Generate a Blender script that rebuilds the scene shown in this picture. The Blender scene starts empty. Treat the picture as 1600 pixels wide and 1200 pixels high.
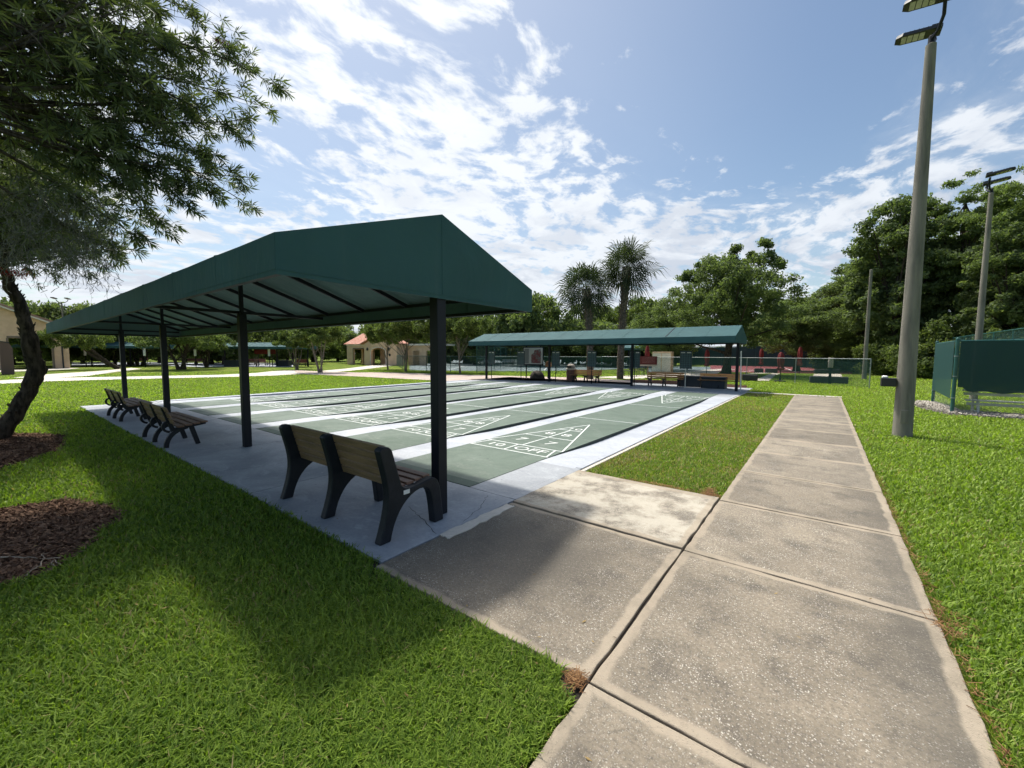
import bpy, math, random
import numpy as np
from mathutils import Vector, Matrix
D = bpy.data
scene = bpy.context.scene
C = scene.collection
R = math.radians
rng = np.random.default_rng(7)
random.seed(7)

# ---------------------------------------------------------------- camera
CAM_H = 1.7
F_PX, PITCH, YAW, ROLL = 636.37, 0.07267, 0.65037, 0.00404
cam = D.cameras.new('camera')
cam.sensor_width = 36.0
cam.lens = F_PX / 1600 * 36
cam.clip_start = 0.05
cam.clip_end = 3000
camo = D.objects.new('camera', cam)
C.objects.link(camo)
camo.matrix_world = (Matrix.Translation((0, 0, CAM_H)) @ Matrix.Rotation(YAW, 4, 'Z')
                     @ Matrix.Rotation(math.pi / 2 - PITCH, 4, 'X') @ Matrix.Rotation(ROLL, 4, 'Z'))
scene.camera = camo

# ---------------------------------------------------------------- light
scene.view_settings.view_transform = 'Standard'
scene.view_settings.look = 'None'
scene.view_settings.exposure = 0.78
SUNV = Vector((-1.2, 0.45, 2.5)).normalized()
sun = D.lights.new('sun', 'SUN')
sun.energy = 2.4
sun.angle = R(3.0)
sun.color = (1.0, 0.95, 0.86)
suno = D.objects.new('sun', sun)
C.objects.link(suno)
suno.rotation_euler = SUNV.to_track_quat('Z', 'Y').to_euler()

world = D.worlds.new('World')
scene.world = world
world.use_nodes = True


class NT:
    """small node tree helper"""
    def __init__(s, tree):
        s.t = tree
        s.n = tree.nodes
        s.l = tree.links

    def new(s, kind, **kw):
        nd = s.n.new(kind)
        for k, v in kw.items():
            setattr(nd, k, v)
        return nd

    def link(s, a, b):
        s.l.new(a, b)

    def val(s, sock, v):
        if hasattr(v, 'is_output') or isinstance(v, bpy.types.NodeSocket):
            s.l.new(v, sock)
        else:
            if isinstance(v, (tuple, list)) and len(v) == 3 and len(sock.default_value) == 4:
                v = (*v, 1)
            sock.default_value = v

    def math(s, op, a, b=0.0, c=0.0, clamp=False):
        nd = s.new('ShaderNodeMath', operation=op, use_clamp=clamp)
        s.val(nd.inputs[0], a)
        s.val(nd.inputs[1], b)
        if len(nd.inputs) > 2:
            s.val(nd.inputs[2], c)
        return nd.outputs[0]

    def ramp(s, fac, lo, hi, a=0.0, b=1.0, smooth=True):
        nd = s.new('ShaderNodeMapRange', interpolation_type='SMOOTHSTEP' if smooth else 'LINEAR')
        s.val(nd.inputs[0], fac)
        s.val(nd.inputs[1], lo)
        s.val(nd.inputs[2], hi)
        s.val(nd.inputs[3], a)
        s.val(nd.inputs[4], b)
        return nd.outputs[0]

    def mix(s, fac, a, b, mode='MIX'):
        nd = s.new('ShaderNodeMix', data_type='RGBA', blend_type=mode)
        s.val(nd.inputs[0], fac)
        s.val(nd.inputs[6], a)
        s.val(nd.inputs[7], b)
        return nd.outputs[2]

    def noise(s, vec, scale, detail=4, rough=0.5, dist=0.0, out=0):
        nd = s.new('ShaderNodeTexNoise')
        if vec is not None:
            s.link(vec, nd.inputs['Vector'])
        nd.inputs['Scale'].default_value = scale
        nd.inputs['Detail'].default_value = detail
        nd.inputs['Roughness'].default_value = rough
        nd.inputs['Distortion'].default_value = dist
        return nd.outputs[out]

    def voronoi(s, vec, scale, feature='F1', out='Distance'):
        nd = s.new('ShaderNodeTexVoronoi', feature=feature)
        if vec is not None:
            s.link(vec, nd.inputs['Vector'])
        nd.inputs['Scale'].default_value = scale
        return nd.outputs[out]

    def mapping(s, vec, scale=(1, 1, 1), rot=(0, 0, 0), loc=(0, 0, 0)):
        nd = s.new('ShaderNodeMapping')
        s.link(vec, nd.inputs[0])
        nd.inputs[1].default_value = loc
        nd.inputs[2].default_value = rot
        nd.inputs[3].default_value = scale
        return nd.outputs[0]


def build_world():
    t = NT(world.node_tree)
    for nd in list(t.n):
        t.n.remove(nd)
    out = t.new('ShaderNodeOutputWorld')
    bg = t.new('ShaderNodeBackground')
    t.link(bg.outputs[0], out.inputs[0])
    sky = t.new('ShaderNodeTexSky', sky_type='NISHITA')
    sky.sun_disc = False
    sky.sun_elevation = math.asin(SUNV.z)
    sky.sun_rotation = math.atan2(SUNV.x, SUNV.y)
    sky.air_density = 1.1
    sky.dust_density = 1.0
    sky.ozone_density = 1.6
    tc = t.new('ShaderNodeTexCoord')
    sep = t.new('ShaderNodeSeparateXYZ')
    t.link(tc.outputs['Generated'], sep.inputs[0])
    x, y, z = sep.outputs
    zc = t.math('ADD', t.math('MAXIMUM', z, 0.0), 0.14)
    u = t.math('DIVIDE', x, zc)
    v = t.math('DIVIDE', y, zc)
    cmb = t.new('ShaderNodeCombineXYZ')
    t.link(u, cmb.inputs[0])
    t.link(v, cmb.inputs[1])
    pl = cmb.outputs[0]
    # streaky rotated plane for the altocumulus rows
    st = t.mapping(pl, scale=(1.0, 0.74, 1), rot=(0, 0, R(-38)), loc=CLOUD_SEED)
    warp = t.noise(pl, 1.3, 3, 0.5, out=1)
    wv = t.new('ShaderNodeVectorMath', operation='MULTIPLY_ADD')
    t.link(warp, wv.inputs[0])
    wv.inputs[1].default_value = (0.30, 0.30, 0)
    t.link(st, wv.inputs[2])
    small = t.noise(wv.outputs[0], 8.0, 9, 0.60, 0.15)
    big = t.noise(wv.outputs[0], 1.1, 4, 0.55)
    thin = t.noise(wv.outputs[0], 2.4, 8, 0.7, 0.6)
    # coverage: heavy toward the horizon and toward the sun, a blue gap high to the north
    def towards(d, lo, hi):
        dn = t.new('ShaderNodeVectorMath', operation='DOT_PRODUCT')
        t.link(tc.outputs['Generated'], dn.inputs[0])
        dn.inputs[1].default_value = Vector(d).normalized()
        return t.ramp(dn.outputs['Value'], lo, hi)
    gap = towards(GAPDIR, 0.90, 0.99)
    gap2 = towards(GAPDIR2, 0.93, 0.995)
    sunny = towards(SUNV, 0.55, 0.98)
    low = t.ramp(z, 0.05, 0.42, 1.0, 0.0)
    cov = t.math('MULTIPLY_ADD', low, 0.105, -0.01)
    cov = t.math('ADD', cov, t.math('MULTIPLY', sunny, 0.02))
    cov = t.math('SUBTRACT', cov, t.math('MULTIPLY', towards((0.1, -1, 0.35), -0.05, 0.6), 0.30))  # unseen clear sky behind the camera, added to darken the canopy valance
    cov = t.math('ADD', cov, t.math('MULTIPLY', towards((-0.56, 0.66, 0.62), 0.90, 0.995), 0.03))
    cov = t.math('ADD', cov, t.math('MULTIPLY', towards((-0.50, 0.80, 0.22), 0.86, 0.995), 0.07))
    cov = t.math('SUBTRACT', cov, t.math('MULTIPLY', gap, 0.14))
    cov = t.math('SUBTRACT', cov, t.math('MULTIPLY', gap2, 0.02))
    s1 = t.math('MULTIPLY_ADD', small, 0.80, t.math('MULTIPLY', big, 0.34))
    s1 = t.math('ADD', s1, cov)
    puffs = t.ramp(s1, 0.55, 0.68)
    s2 = t.math('ADD', t.math('MULTIPLY_ADD', thin, 0.7, t.math('MULTIPLY', big, 0.35)), cov)
    veil = t.math('MAXIMUM', t.ramp(s2, 0.44, 0.84, 0.0, 0.65), t.math('MULTIPLY', towards((-0.75, 0.45, 0.45), 0.6, 1.0), 0.30))
    # cloud brightness: whiter near the sun, greyer low and in thick parts
    thick = t.ramp(s1, 0.74, 1.25)
    shade = t.noise(wv.outputs[0], 2.7, 6, 0.6, 0.3)
    dark = t.math('MULTIPLY', t.ramp(shade, 0.44, 0.60), t.ramp(z, 0.05, 0.7, 1.0, 0.35))
    ccol = t.mix(t.math('MULTIPLY', dark, 0.8), (*CLOUD_W, 1), (*CLOUD_G, 1))
    glow = towards(SUNV, 0.35, 1.0)
    ccol = t.mix(t.math('MULTIPLY', glow, 0.8), ccol, (*CLOUD_S, 1))
    # the sky itself is pale with moisture toward the sun
    skyc = t.mix(1.0, sky.outputs[0], (*SKY_TINT, 1), 'MULTIPLY')
    c1 = t.mix(veil, skyc, t.mix(0.45, ccol, skyc))
    c2 = t.mix(puffs, c1, ccol)
    # bright hazy cloud around the veiled sun, above the picture
    aur = towards(SUNV, 0.90, 1.0)
    c2 = t.mix(t.math('POWER', aur, 1.5), c2, (*AUREOLE, 1))
    t.link(c2, bg.inputs[0])
    bg.inputs[1].default_value = SKY_STRENGTH


GAPDIR = (-0.16, 1.0, 0.80)
GAPDIR2 = (0.25, 1.0, 0.75)
SKY_STRENGTH = 0.1
SKY_TINT = (0.80, 0.80, 0.77)
CLOUD_W = (5.0, 5.3, 5.7)
CLOUD_G = (3.1, 3.5, 4.2)
CLOUD_S = (6.4, 6.6, 6.8)
AUREOLE = (66.0, 63.5, 59.0)
CLOUD_SEED = (-6.1, -4.4, 0.0)
build_world()

# ---------------------------------------------------------------- helpers
def gp(u, v, z=0.0):
    """where the sight line through a photo point meets the ground"""
    x = (u - 800) / F_PX
    y = -(v - 600) / F_PX
    c, s = math.cos(ROLL), math.sin(ROLL)
    x, y = c * x - s * y, s * x + c * y
    c, s = math.cos(PITCH), math.sin(PITCH)
    up = y * c - s
    fw = y * s + c
    X = x * math.cos(YAW) - fw * math.sin(YAW)
    Y = x * math.sin(YAW) + fw * math.cos(YAW)
    t = (z - CAM_H) / up
    return (X * t, Y * t)


def link(o, parent=None):
    C.objects.link(o)
    if parent is not None:
        o.parent = parent
    return o


def tag(o, label=None, cat=None, group=None, kind=None):
    if label:
        o['label'] = label
    if cat:
        o['category'] = cat
    if group:
        o['group'] = group
    if kind:
        o['kind'] = kind
    return o


def empty(name, loc=(0, 0, 0), rz=0.0, label=None, cat=None, group=None):
    o = D.objects.new(name, None)
    o.empty_display_size = 0.3
    o.location = loc
    o.rotation_euler = (0, 0, rz)
    C.objects.link(o)
    tag(o, label, cat, group)
    return o


def copy_tree(o, parent=None):
    c = o.copy()
    for k in ('label',):
        pass
    C.objects.link(c)
    c.parent = parent
    for ch in list(o.children):
        if ch.name in D.objects:
            copy_tree(ch, c)
    return c


class MB:
    """collects shapes and links them as one mesh object"""
    def __init__(s):
        s.v = []
        s.f = []
        s.m = []

    def add(s, vs, fs, mi=0):
        o = len(s.v)
        s.v += [tuple(p) for p in vs]
        for f in fs:
            s.f.append(tuple(i + o for i in f))
            s.m.append(mi)

    def box(s, a, b, mi=0, rot=None, at=(0, 0, 0)):
        x0, y0, z0 = a
        x1, y1, z1 = b
        vs = [(x, y, z) for z in (z0, z1) for (x, y) in ((x0, y0), (x1, y0), (x1, y1), (x0, y1))]
        if rot is not None:
            vs = [tuple(rot @ Vector(p) + Vector(at)) for p in vs]
        elif at != (0, 0, 0):
            vs = [tuple(Vector(p) + Vector(at)) for p in vs]
        s.add(vs, [(3, 2, 1, 0), (4, 5, 6, 7), (0, 1, 5, 4), (1, 2, 6, 5), (2, 3, 7, 6), (3, 0, 4, 7)], mi)

    def beam(s, p, q, w, h, mi=0, up=(0, 0, 1)):
        p, q = Vector(p), Vector(q)
        d = (q - p).normalized()
        up = Vector(up)
        if abs(d.dot(up)) > 0.98:
            up = Vector((1, 0, 0))
        sx = d.cross(up).normalized()
        sy = sx.cross(d).normalized()
        vs = []
        for c in (p, q):
            for a, b in ((-1, -1), (1, -1), (1, 1), (-1, 1)):
                vs.append(c + sx * (a * w / 2) + sy * (b * h / 2))
        s.add(vs, [(3, 2, 1, 0), (4, 5, 6, 7), (0, 1, 5, 4), (1, 2, 6, 5), (2, 3, 7, 6), (3, 0, 4, 7)], mi)

    def tube(s, pts, rad, n=8, mi=0, cap=True):
        pts = [Vector(p) for p in pts]
        if not hasattr(rad, '__len__'):
            rad = [rad] * len(pts)
        rings = []
        prev = None
        for i, p in enumerate(pts):
            a = pts[max(0, i - 1)]
            b = pts[min(len(pts) - 1, i + 1)]
            d = (b - a).normalized()
            if prev is None:
                ref = Vector((1, 0, 0)) if abs(d.x) < 0.9 else Vector((0, 1, 0))
                sx = d.cross(ref).normalized()
            else:
                sx = (prev - d * prev.dot(d))
                sx = sx.normalized() if sx.length > 1e-6 else d.orthogonal().normalized()
            prev = sx
            sy = d.cross(sx)
            rings.append([p + (sx * math.cos(2 * math.pi * k / n) + sy * math.sin(2 * math.pi * k / n)) * rad[i] for k in range(n)])
        vs = [q for r in rings for q in r]
        fs = []
        for i in range(len(pts) - 1):
            for k in range(n):
                k2 = (k + 1) % n
                fs.append((i * n + k, i * n + k2, (i + 1) * n + k2, (i + 1) * n + k))
        if cap:
            fs.append(tuple(range(n))[::-1])
            fs.append(tuple(range((len(pts) - 1) * n, len(pts) * n)))
        s.add(vs, fs, mi)

    def lathe(s, prof, n=24, at=(0, 0, 0), mi=0):
        vs = []
        for r, z in prof:
            for k in range(n):
                a = 2 * math.pi * k / n
                vs.append((at[0] + r * math.cos(a), at[1] + r * math.sin(a), at[2] + z))
        fs = []
        for i in range(len(prof) - 1):
            for k in range(n):
                k2 = (k + 1) % n
                fs.append((i * n + k, i * n + k2, (i + 1) * n + k2, (i + 1) * n + k))
        fs.append(tuple(range(n))[::-1])
        fs.append(tuple(range((len(prof) - 1) * n, len(prof) * n)))
        s.add(vs, fs, mi)

    def prism(s, poly, z0, z1, mi=0):
        n = len(poly)
        vs = [(p[0], p[1], z0) for p in poly] + [(p[0], p[1], z1) for p in poly]
        fs = [tuple(range(n))[::-1], tuple(range(n, 2 * n))]
        for i in range(n):
            j = (i + 1) % n
            fs.append((i, j, n + j, n + i))
        s.add(vs, fs, mi)

    def extrude(s, poly, axis, a, b, mi=0):
        """poly in the plane across axis ('x' -> (y,z), 'y' -> (x,z))"""
        def P(p, t):
            return (t, p[0], p[1]) if axis == 'x' else (p[0], t, p[1])
        n = len(poly)
        vs = [P(p, a) for p in poly] + [P(p, b) for p in poly]
        fs = [tuple(range(n))[::-1], tuple(range(n, 2 * n))]
        for i in range(n):
            j = (i + 1) % n
            fs.append((i, j, n + j, n + i))
        s.add(vs, fs, mi)

    def build(s, name, mat, parent=None, smooth=False, bevel=0.0, seg=2, solid=0.0, angle=40):
        me = D.meshes.new(name)
        me.from_pydata(s.v, [], s.f)
        mats = mat if isinstance(mat, (list, tuple)) else [mat]
        for m in mats:
            me.materials.append(m)
        if len(mats) > 1:
            me.polygons.foreach_set('material_index', s.m)
        # consistent outward normals
        import bmesh
        bm = bmesh.new()
        bm.from_mesh(me)
        bmesh.ops.recalc_face_normals(bm, faces=bm.faces)
        bm.to_mesh(me)
        bm.free()
        if smooth:
            me.polygons.foreach_set('use_smooth', [True] * len(me.polygons))
            me.set_sharp_from_angle(angle=R(angle))
        me.update()
        o = D.objects.new(name, me)
        link(o, parent)
        if solid:
            md = o.modifiers.new('solid', 'SOLIDIFY')
            md.thickness = solid
        if bevel:
            md = o.modifiers.new('bevel', 'BEVEL')
            md.width = bevel
            md.segments = seg
            md.limit_method = 'ANGLE'
            md.angle_limit = R(35)
        return o


def np_mesh(name, V, F, mat, parent=None, var=None, smooth=False):
    """V (n,3), F (m,k) -> mesh object; var = per-vertex float stored as attribute"""
    me = D.meshes.new(name)
    n, m, k = len(V), len(F), F.shape[1]
    me.vertices.add(n)
    me.vertices.foreach_set('co', np.ascontiguousarray(V, dtype=np.float32).ravel())
    me.loops.add(m * k)
    me.loops.foreach_set('vertex_index', np.ascontiguousarray(F, dtype=np.int32).ravel())
    me.polygons.add(m)
    me.polygons.foreach_set('loop_start', np.arange(0, m * k, k, dtype=np.int32))
    me.polygons.foreach_set('loop_total', np.full(m, k, dtype=np.int32))
    if smooth:
        me.polygons.foreach_set('use_smooth', np.ones(m, dtype=bool))
    me.update(calc_edges=True)
    if var is not None:
        a = me.attributes.new('var', 'FLOAT', 'POINT')
        a.data.foreach_set('value', np.ascontiguousarray(var, dtype=np.float32))
    me.materials.append(mat)
    o = D.objects.new(name, me)
    link(o, parent)
    return o


def text_geo(txt, size, bold=0.0):
    cu = D.curves.new('t', 'FONT')
    cu.body = txt
    cu.size = size
    cu.align_x = 'CENTER'
    cu.align_y = 'CENTER'
    cu.offset = bold
    cu.resolution_u = 3
    o = D.objects.new('t', cu)
    C.objects.link(o)
    dg = bpy.context.evaluated_depsgraph_get()
    me = o.evaluated_get(dg).to_mesh()
    vs = [tuple(v.co) for v in me.vertices]
    fs = [tuple(p.vertices) for p in me.polygons]
    o.evaluated_get(dg).to_mesh_clear()
    D.objects.remove(o)
    D.curves.remove(cu)
    return vs, fs


def in_poly(px, py, poly):
    inside = np.zeros(len(px), bool)
    n = len(poly)
    j = n - 1
    for i in range(n):
        xi, yi = poly[i]
        xj, yj = poly[j]
        cond = ((yi > py) != (yj > py)) & (px < (xj - xi) * (py - yi) / ((yj - yi) + 1e-12) + xi)
        inside ^= cond
        j = i
    return inside


# ---------------------------------------------------------------- materials
def new_mat(name):
    m = D.materials.new(name)
    m.use_nodes = True
    t = NT(m.node_tree)
    b = t.n['Principled BSDF']
    return m, t, b


def pmat(name, c1, c2=None, scale=3.0, rough=0.6, bump=0.0, bscale=40.0, spec=0.5, metal=0.0, lo=0.35, hi=0.65,
         detail=5, stretch=(1, 1, 1), rvar=0.0, coord='Object'):
    m, t, b = new_mat(name)
    tc = t.new('ShaderNodeTexCoord').outputs[coord]
    vec = t.mapping(tc, scale=stretch)
    if c2 is None:
        c2 = tuple(c * 0.8 for c in c1)
    nz = t.noise(vec, scale, detail, 0.6)
    f = t.ramp(nz, lo, hi)
    t.link(t.mix(f, c1, c2), b.inputs['Base Color'])
    b.inputs['Roughness'].default_value = rough
    if rvar:
        t.link(t.math('MULTIPLY_ADD', nz, rvar, rough - rvar / 2), b.inputs['Roughness'])
    b.inputs['Specular IOR Level'].default_value = spec
    b.inputs['Metallic'].default_value = metal
    if bump:
        bn = t.new('ShaderNodeBump')
        bn.inputs['Strength'].default_value = bump
        bn.inputs['Distance'].default_value = 0.01
        t.link(t.noise(vec, bscale, 4, 0.6), bn.inputs['Height'])
        t.link(bn.outputs[0], b.inputs['Normal'])
    return m


def leaf_mat(name, dark, light, trans=0.35, rough=0.6, spec=0.12):
    m, t, b = new_mat(name)
    at = t.new('ShaderNodeAttribute', attribute_name='var')
    col = t.mix(at.outputs['Fac'], dark, light)
    t.link(col, b.inputs['Base Color'])
    b.inputs['Roughness'].default_value = rough
    b.inputs['Specular IOR Level'].default_value = spec
    tr = t.new('ShaderNodeBsdfTranslucent')
    t.link(t.mix(1.0, col, (1.25, 1.35, 0.55, 1), 'MULTIPLY'), tr.inputs[0])
    mx = t.new('ShaderNodeMixShader')
    mx.inputs[0].default_value = trans
    t.link(b.outputs[0], mx.inputs[1])
    t.link(tr.outputs[0], mx.inputs[2])
    t.link(mx.outputs[0], t.n['Material Output'].inputs[0])
    return m


M = {}
M['grass'] = leaf_mat('grass_blades', (0.055, 0.115, 0.012), (0.19, 0.27, 0.035), 0.4, 0.5, 0.3)
M['leaf_oak'] = leaf_mat('oak_leaves', (0.082, 0.115, 0.055), (0.20, 0.25, 0.115), 0.5)
M['leaf_light'] = leaf_mat('light_leaves', (0.075, 0.110, 0.038), (0.19, 0.235, 0.085), 0.42)
M['leaf_cypress'] = leaf_mat('cypress_leaves', (0.10, 0.145, 0.066), (0.215, 0.27, 0.12), 0.5)
M['leaf_brush'] = leaf_mat('bottlebrush_leaves', (0.048, 0.072, 0.036), (0.175, 0.21, 0.095), 0.36, 0.45, 0.3)
M['leaf_palm'] = leaf_mat('palm_fronds', (0.030, 0.045, 0.026), (0.085, 0.110, 0.060), 0.2, 0.6)
M['flower'] = leaf_mat('red_flowers', (0.35, 0.02, 0.02), (0.6, 0.05, 0.04), 0.3)
M['moss'] = leaf_mat('grey_moss', (0.09, 0.09, 0.08), (0.20, 0.20, 0.17), 0.15)
M['bark'] = pmat('bark', (0.10, 0.085, 0.07), (0.035, 0.028, 0.022), 6, 0.9, 0.9, 14, 0.2, stretch=(3, 3, 0.7))
M['bark_dark'] = pmat('dark_bark', (0.085, 0.068, 0.052), (0.024, 0.019, 0.015), 5, 0.95, 1.0, 12, 0.15, stretch=(3, 3, 0.8))
M['bark_pale'] = pmat('pale_bark', (0.26, 0.22, 0.18), (0.14, 0.115, 0.09), 5, 0.85, 0.4, 14, 0.2, stretch=(3, 3, 0.7))
M['palm_trunk'] = pmat('palm_trunk_bark', (0.20, 0.165, 0.13), (0.08, 0.065, 0.05), 9, 0.95, 1.0, 20, 0.1)
M['chip'] = leaf_mat('mulch_chips', (0.065, 0.034, 0.022), (0.30, 0.19, 0.125), 0.0, 0.9, 0.1)
M['needle'] = leaf_mat('pine_needles', (0.10, 0.045, 0.02), (0.30, 0.17, 0.08), 0.0, 0.9, 0.1)
M['twig'] = pmat('twig', (0.42, 0.34, 0.25), (0.25, 0.19, 0.13), 8, 0.8)
M['metal_dark'] = pmat('dark_painted_steel', (0.006, 0.009, 0.015), (0.008, 0.011, 0.018), 3, 0.5, 0.05, 60, 0.25)
M['cast'] = pmat('cast_black_frame', (0.008, 0.011, 0.016), (0.014, 0.017, 0.023), 6, 0.5, 0.25, 90, 0.3)
M['wood'] = pmat('bench_slats', (0.27, 0.175, 0.095), (0.18, 0.12, 0.066), 3, 0.5, 0.3, 30, 0.4, stretch=(1, 9, 9))
M['wood_red'] = pmat('bench_seat_slats', (0.27, 0.15, 0.10), (0.17, 0.095, 0.065), 3, 0.55, 0.3, 30, 0.4, stretch=(1, 9, 9))
M['wood_far'] = pmat('oiled_slats', (0.40, 0.20, 0.075), (0.24, 0.12, 0.05), 3, 0.5, 0.3, 30, 0.4, stretch=(1, 9, 9))
M['pole'] = pmat('concrete_pole', (0.26, 0.24, 0.20), (0.135, 0.128, 0.11), 3.5, 0.88, 0.5, 90, 0.15, lo=.32, hi=.75, stretch=(2.2, 2.2, 0.25), detail=9)
M['white'] = pmat('white_paint', (0.75, 0.75, 0.73), (0.62, 0.62, 0.6), 3, 0.5)
M['alu'] = pmat('aluminium', (0.55, 0.56, 0.57), (0.4, 0.41, 0.42), 4, 0.4, metal=0.6)
M['black'] = pmat('black_plastic', (0.012, 0.013, 0.015), (0.02, 0.02, 0.022), 3, 0.45)
M['box_dark'] = pmat('dark_bin', (0.010, 0.016, 0.030), (0.014, 0.022, 0.04), 2, 0.5)
M['red'] = pmat('red_cloth', (0.18, 0.010, 0.010), (0.11, 0.007, 0.008), 6, 0.8, 0.3, 30)
M['redboard'] = pmat('red_board', (0.11, 0.012, 0.012), (0.09, 0.010, 0.010), 2, 0.5)
M['teal'] = pmat('score_panel', (0.010, 0.030, 0.038), (0.013, 0.038, 0.048), 2, 0.45)
M['rail_green'] = pmat('green_coated_rail', (0.025, 0.11, 0.10), (0.02, 0.085, 0.075), 3, 0.4)
M['rail_grey'] = pmat('galvanised_rail', (0.30, 0.33, 0.33), (0.22, 0.25, 0.25), 3, 0.45, metal=0.3)
M['block'] = pmat('dark_rubber_block', (0.055, 0.055, 0.058), (0.035, 0.035, 0.037), 3, 0.9, 0.3, 60)
M['stone'] = pmat('brown_boulder', (0.10, 0.085, 0.07), (0.045, 0.038, 0.032), 4, 0.9, 0.9, 16, 0.2)
M['stucco'] = pmat('beige_stucco', (0.70, 0.50, 0.34), (0.62, 0.43, 0.29), 1.5, 0.9, 0.4, 60, 0.2)
M['trim'] = pmat('pale_trim', (0.72, 0.66, 0.56), (0.62, 0.56, 0.48), 1.5, 0.8)
M['innerdark'] = pmat('interior_wall', (0.20, 0.155, 0.115), (0.16, 0.12, 0.09), 1.5, 0.9)
M['planter'] = pmat('planter_box', (0.016, 0.024, 0.036), (0.022, 0.032, 0.046), 2, 0.6)
M['cone'] = pmat('cylinder_can', (0.42, 0.36, 0.31), (0.36, 0.31, 0.27), 3, 0.7)


def fabric_mat(name, c, trans):
    m, t, b = new_mat(name)
    tc = t.new('ShaderNodeTexCoord').outputs['Object']
    f = t.ramp(t.noise(tc, 1.3, 5, 0.6), 0.3, 0.7)
    c2 = tuple(x * 0.86 for x in c)
    # faint dirt streaks that run down the cloth
    st = t.noise(t.mapping(tc, scale=(9, 9, 0.6)), 1.0, 4, 0.6)
    col = t.mix(f, c, c2)
    col = t.mix(t.ramp(st, 0.5, 0.8, 0, 0.18), col, (0.12, 0.16, 0.15))
    t.link(col, b.inputs['Base Color'])
    b.inputs['Roughness'].default_value = 0.75
    b.inputs['Specular IOR Level'].default_value = 0.25
    wv = t.math('ADD', t.noise(tc, 0.9, 3, 0.5), t.math('MULTIPLY', t.noise(t.mapping(tc, scale=(3.5, 1.2, 1.2), rot=(0.3, 0.2, 0.5)), 1.6, 4, 0.55, 0.8), 0.6))
    fine = t.noise(tc, 220, 2, 0.5)
    bn = t.new('ShaderNodeBump')
    bn.inputs['Strength'].default_value = 0.6
    bn.inputs['Distance'].default_value = 0.07
    t.link(t.math('MULTIPLY_ADD', fine, 0.01, wv), bn.inputs['Height'])
    t.link(bn.outputs[0], b.inputs['Normal'])
    tr = t.new('ShaderNodeBsdfTranslucent')
    tr.inputs[0].default_value = (0.55, 0.66, 0.62, 1)
    mx = t.new('ShaderNodeMixShader')
    mx.inputs[0].default_value = trans
    t.link(b.outputs[0], mx.inputs[1])
    t.link(tr.outputs[0], mx.inputs[2])
    t.link(mx.outputs[0], t.n['Material Output'].inputs[0])
    return m


M['fabric'] = fabric_mat('green_awning_fabric', (0.042, 0.112, 0.118), 0.12)


def mesh_mat(name, col, wire, cell, open_base=0.0):
    """woven or chain link sheet: wires along two diagonals, holes in between"""
    m, t, b = new_mat(name)
    tc = t.new('ShaderNodeTexCoord').outputs['Object']
    sp = t.new('ShaderNodeSeparateXYZ')
    t.link(tc, sp.inputs[0])
    h = t.math('ADD', sp.outputs[0], sp.outputs[1])
    a1 = t.math('PINGPONG', t.math('ADD', h, sp.outputs[2]), cell / 2)
    a2 = t.math('PINGPONG', t.math('SUBTRACT', h, sp.outputs[2]), cell / 2)
    w = t.math('MINIMUM', a1, a2)
    solid = t.math('LESS_THAN', w, wire / 2)
    b.inputs['Base Color'].default_value = (*col, 1)
    b.inputs['Roughness'].default_value = 0.6
    b.inputs['Specular IOR Level'].default_value = 0.3
    tr = t.new('ShaderNodeBsdfTransparent')
    mx = t.new('ShaderNodeMixShader')
    t.link(t.math('MAXIMUM', solid, 1 - open_base) if open_base else solid, mx.inputs[0])
    t.link(tr.outputs[0], mx.inputs[1])
    t.link(b.outputs[0], mx.inputs[2])
    t.link(mx.outputs[0], t.n['Material Output'].inputs[0])
    return m


M['chain'] = mesh_mat('chain_link_green', (0.03, 0.09, 0.08), 0.010, 0.055)
M['chain_grey'] = mesh_mat('chain_link_grey', (0.20, 0.24, 0.24), 0.007, 0.06)
M['screen'] = mesh_mat('green_windscreen', (0.013, 0.046, 0.046), 0.01, 0.03, 0.05)
M['screen_thin'] = mesh_mat('thin_green_windscreen', (0.013, 0.058, 0.058), 0.01, 0.05, 0.12)


def mat_ground():
    m, t, b = new_mat('lawn_soil')
    tc = t.new('ShaderNodeTexCoord').outputs['Object']
    big = t.noise(tc, 0.22, 5, 0.6)
    mid = t.noise(tc, 2.2, 6, 0.65)
    fine = t.noise(t.mapping(tc, scale=(1, 1, 1)), 28, 6, 0.75)
    base = t.mix(t.ramp(mid, 0.35, 0.68), (0.085, 0.15, 0.016), (0.155, 0.215, 0.026))
    base = t.mix(t.ramp(big, 0.40, 0.62, 0.15, 0.7), base, (0.24, 0.27, 0.045))
    base = t.mix(t.ramp(fine, 0.35, 0.65, 0.55, 0.0), base, (0.035, 0.065, 0.008))
    # soil only shows close to, where real blades stand on it
    t.link(base, b.inputs['Base Color'])
    b.inputs['Roughness'].default_value = 0.95
    b.inputs['Specular IOR Level'].default_value = 0.1
    bn = t.new('ShaderNodeBump')
    bn.inputs['Strength'].default_value = 1.0
    bn.inputs['Distance'].default_value = 0.06
    t.link(fine, bn.inputs['Height'])
    t.link(bn.outputs[0], b.inputs['Normal'])
    return m


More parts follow.
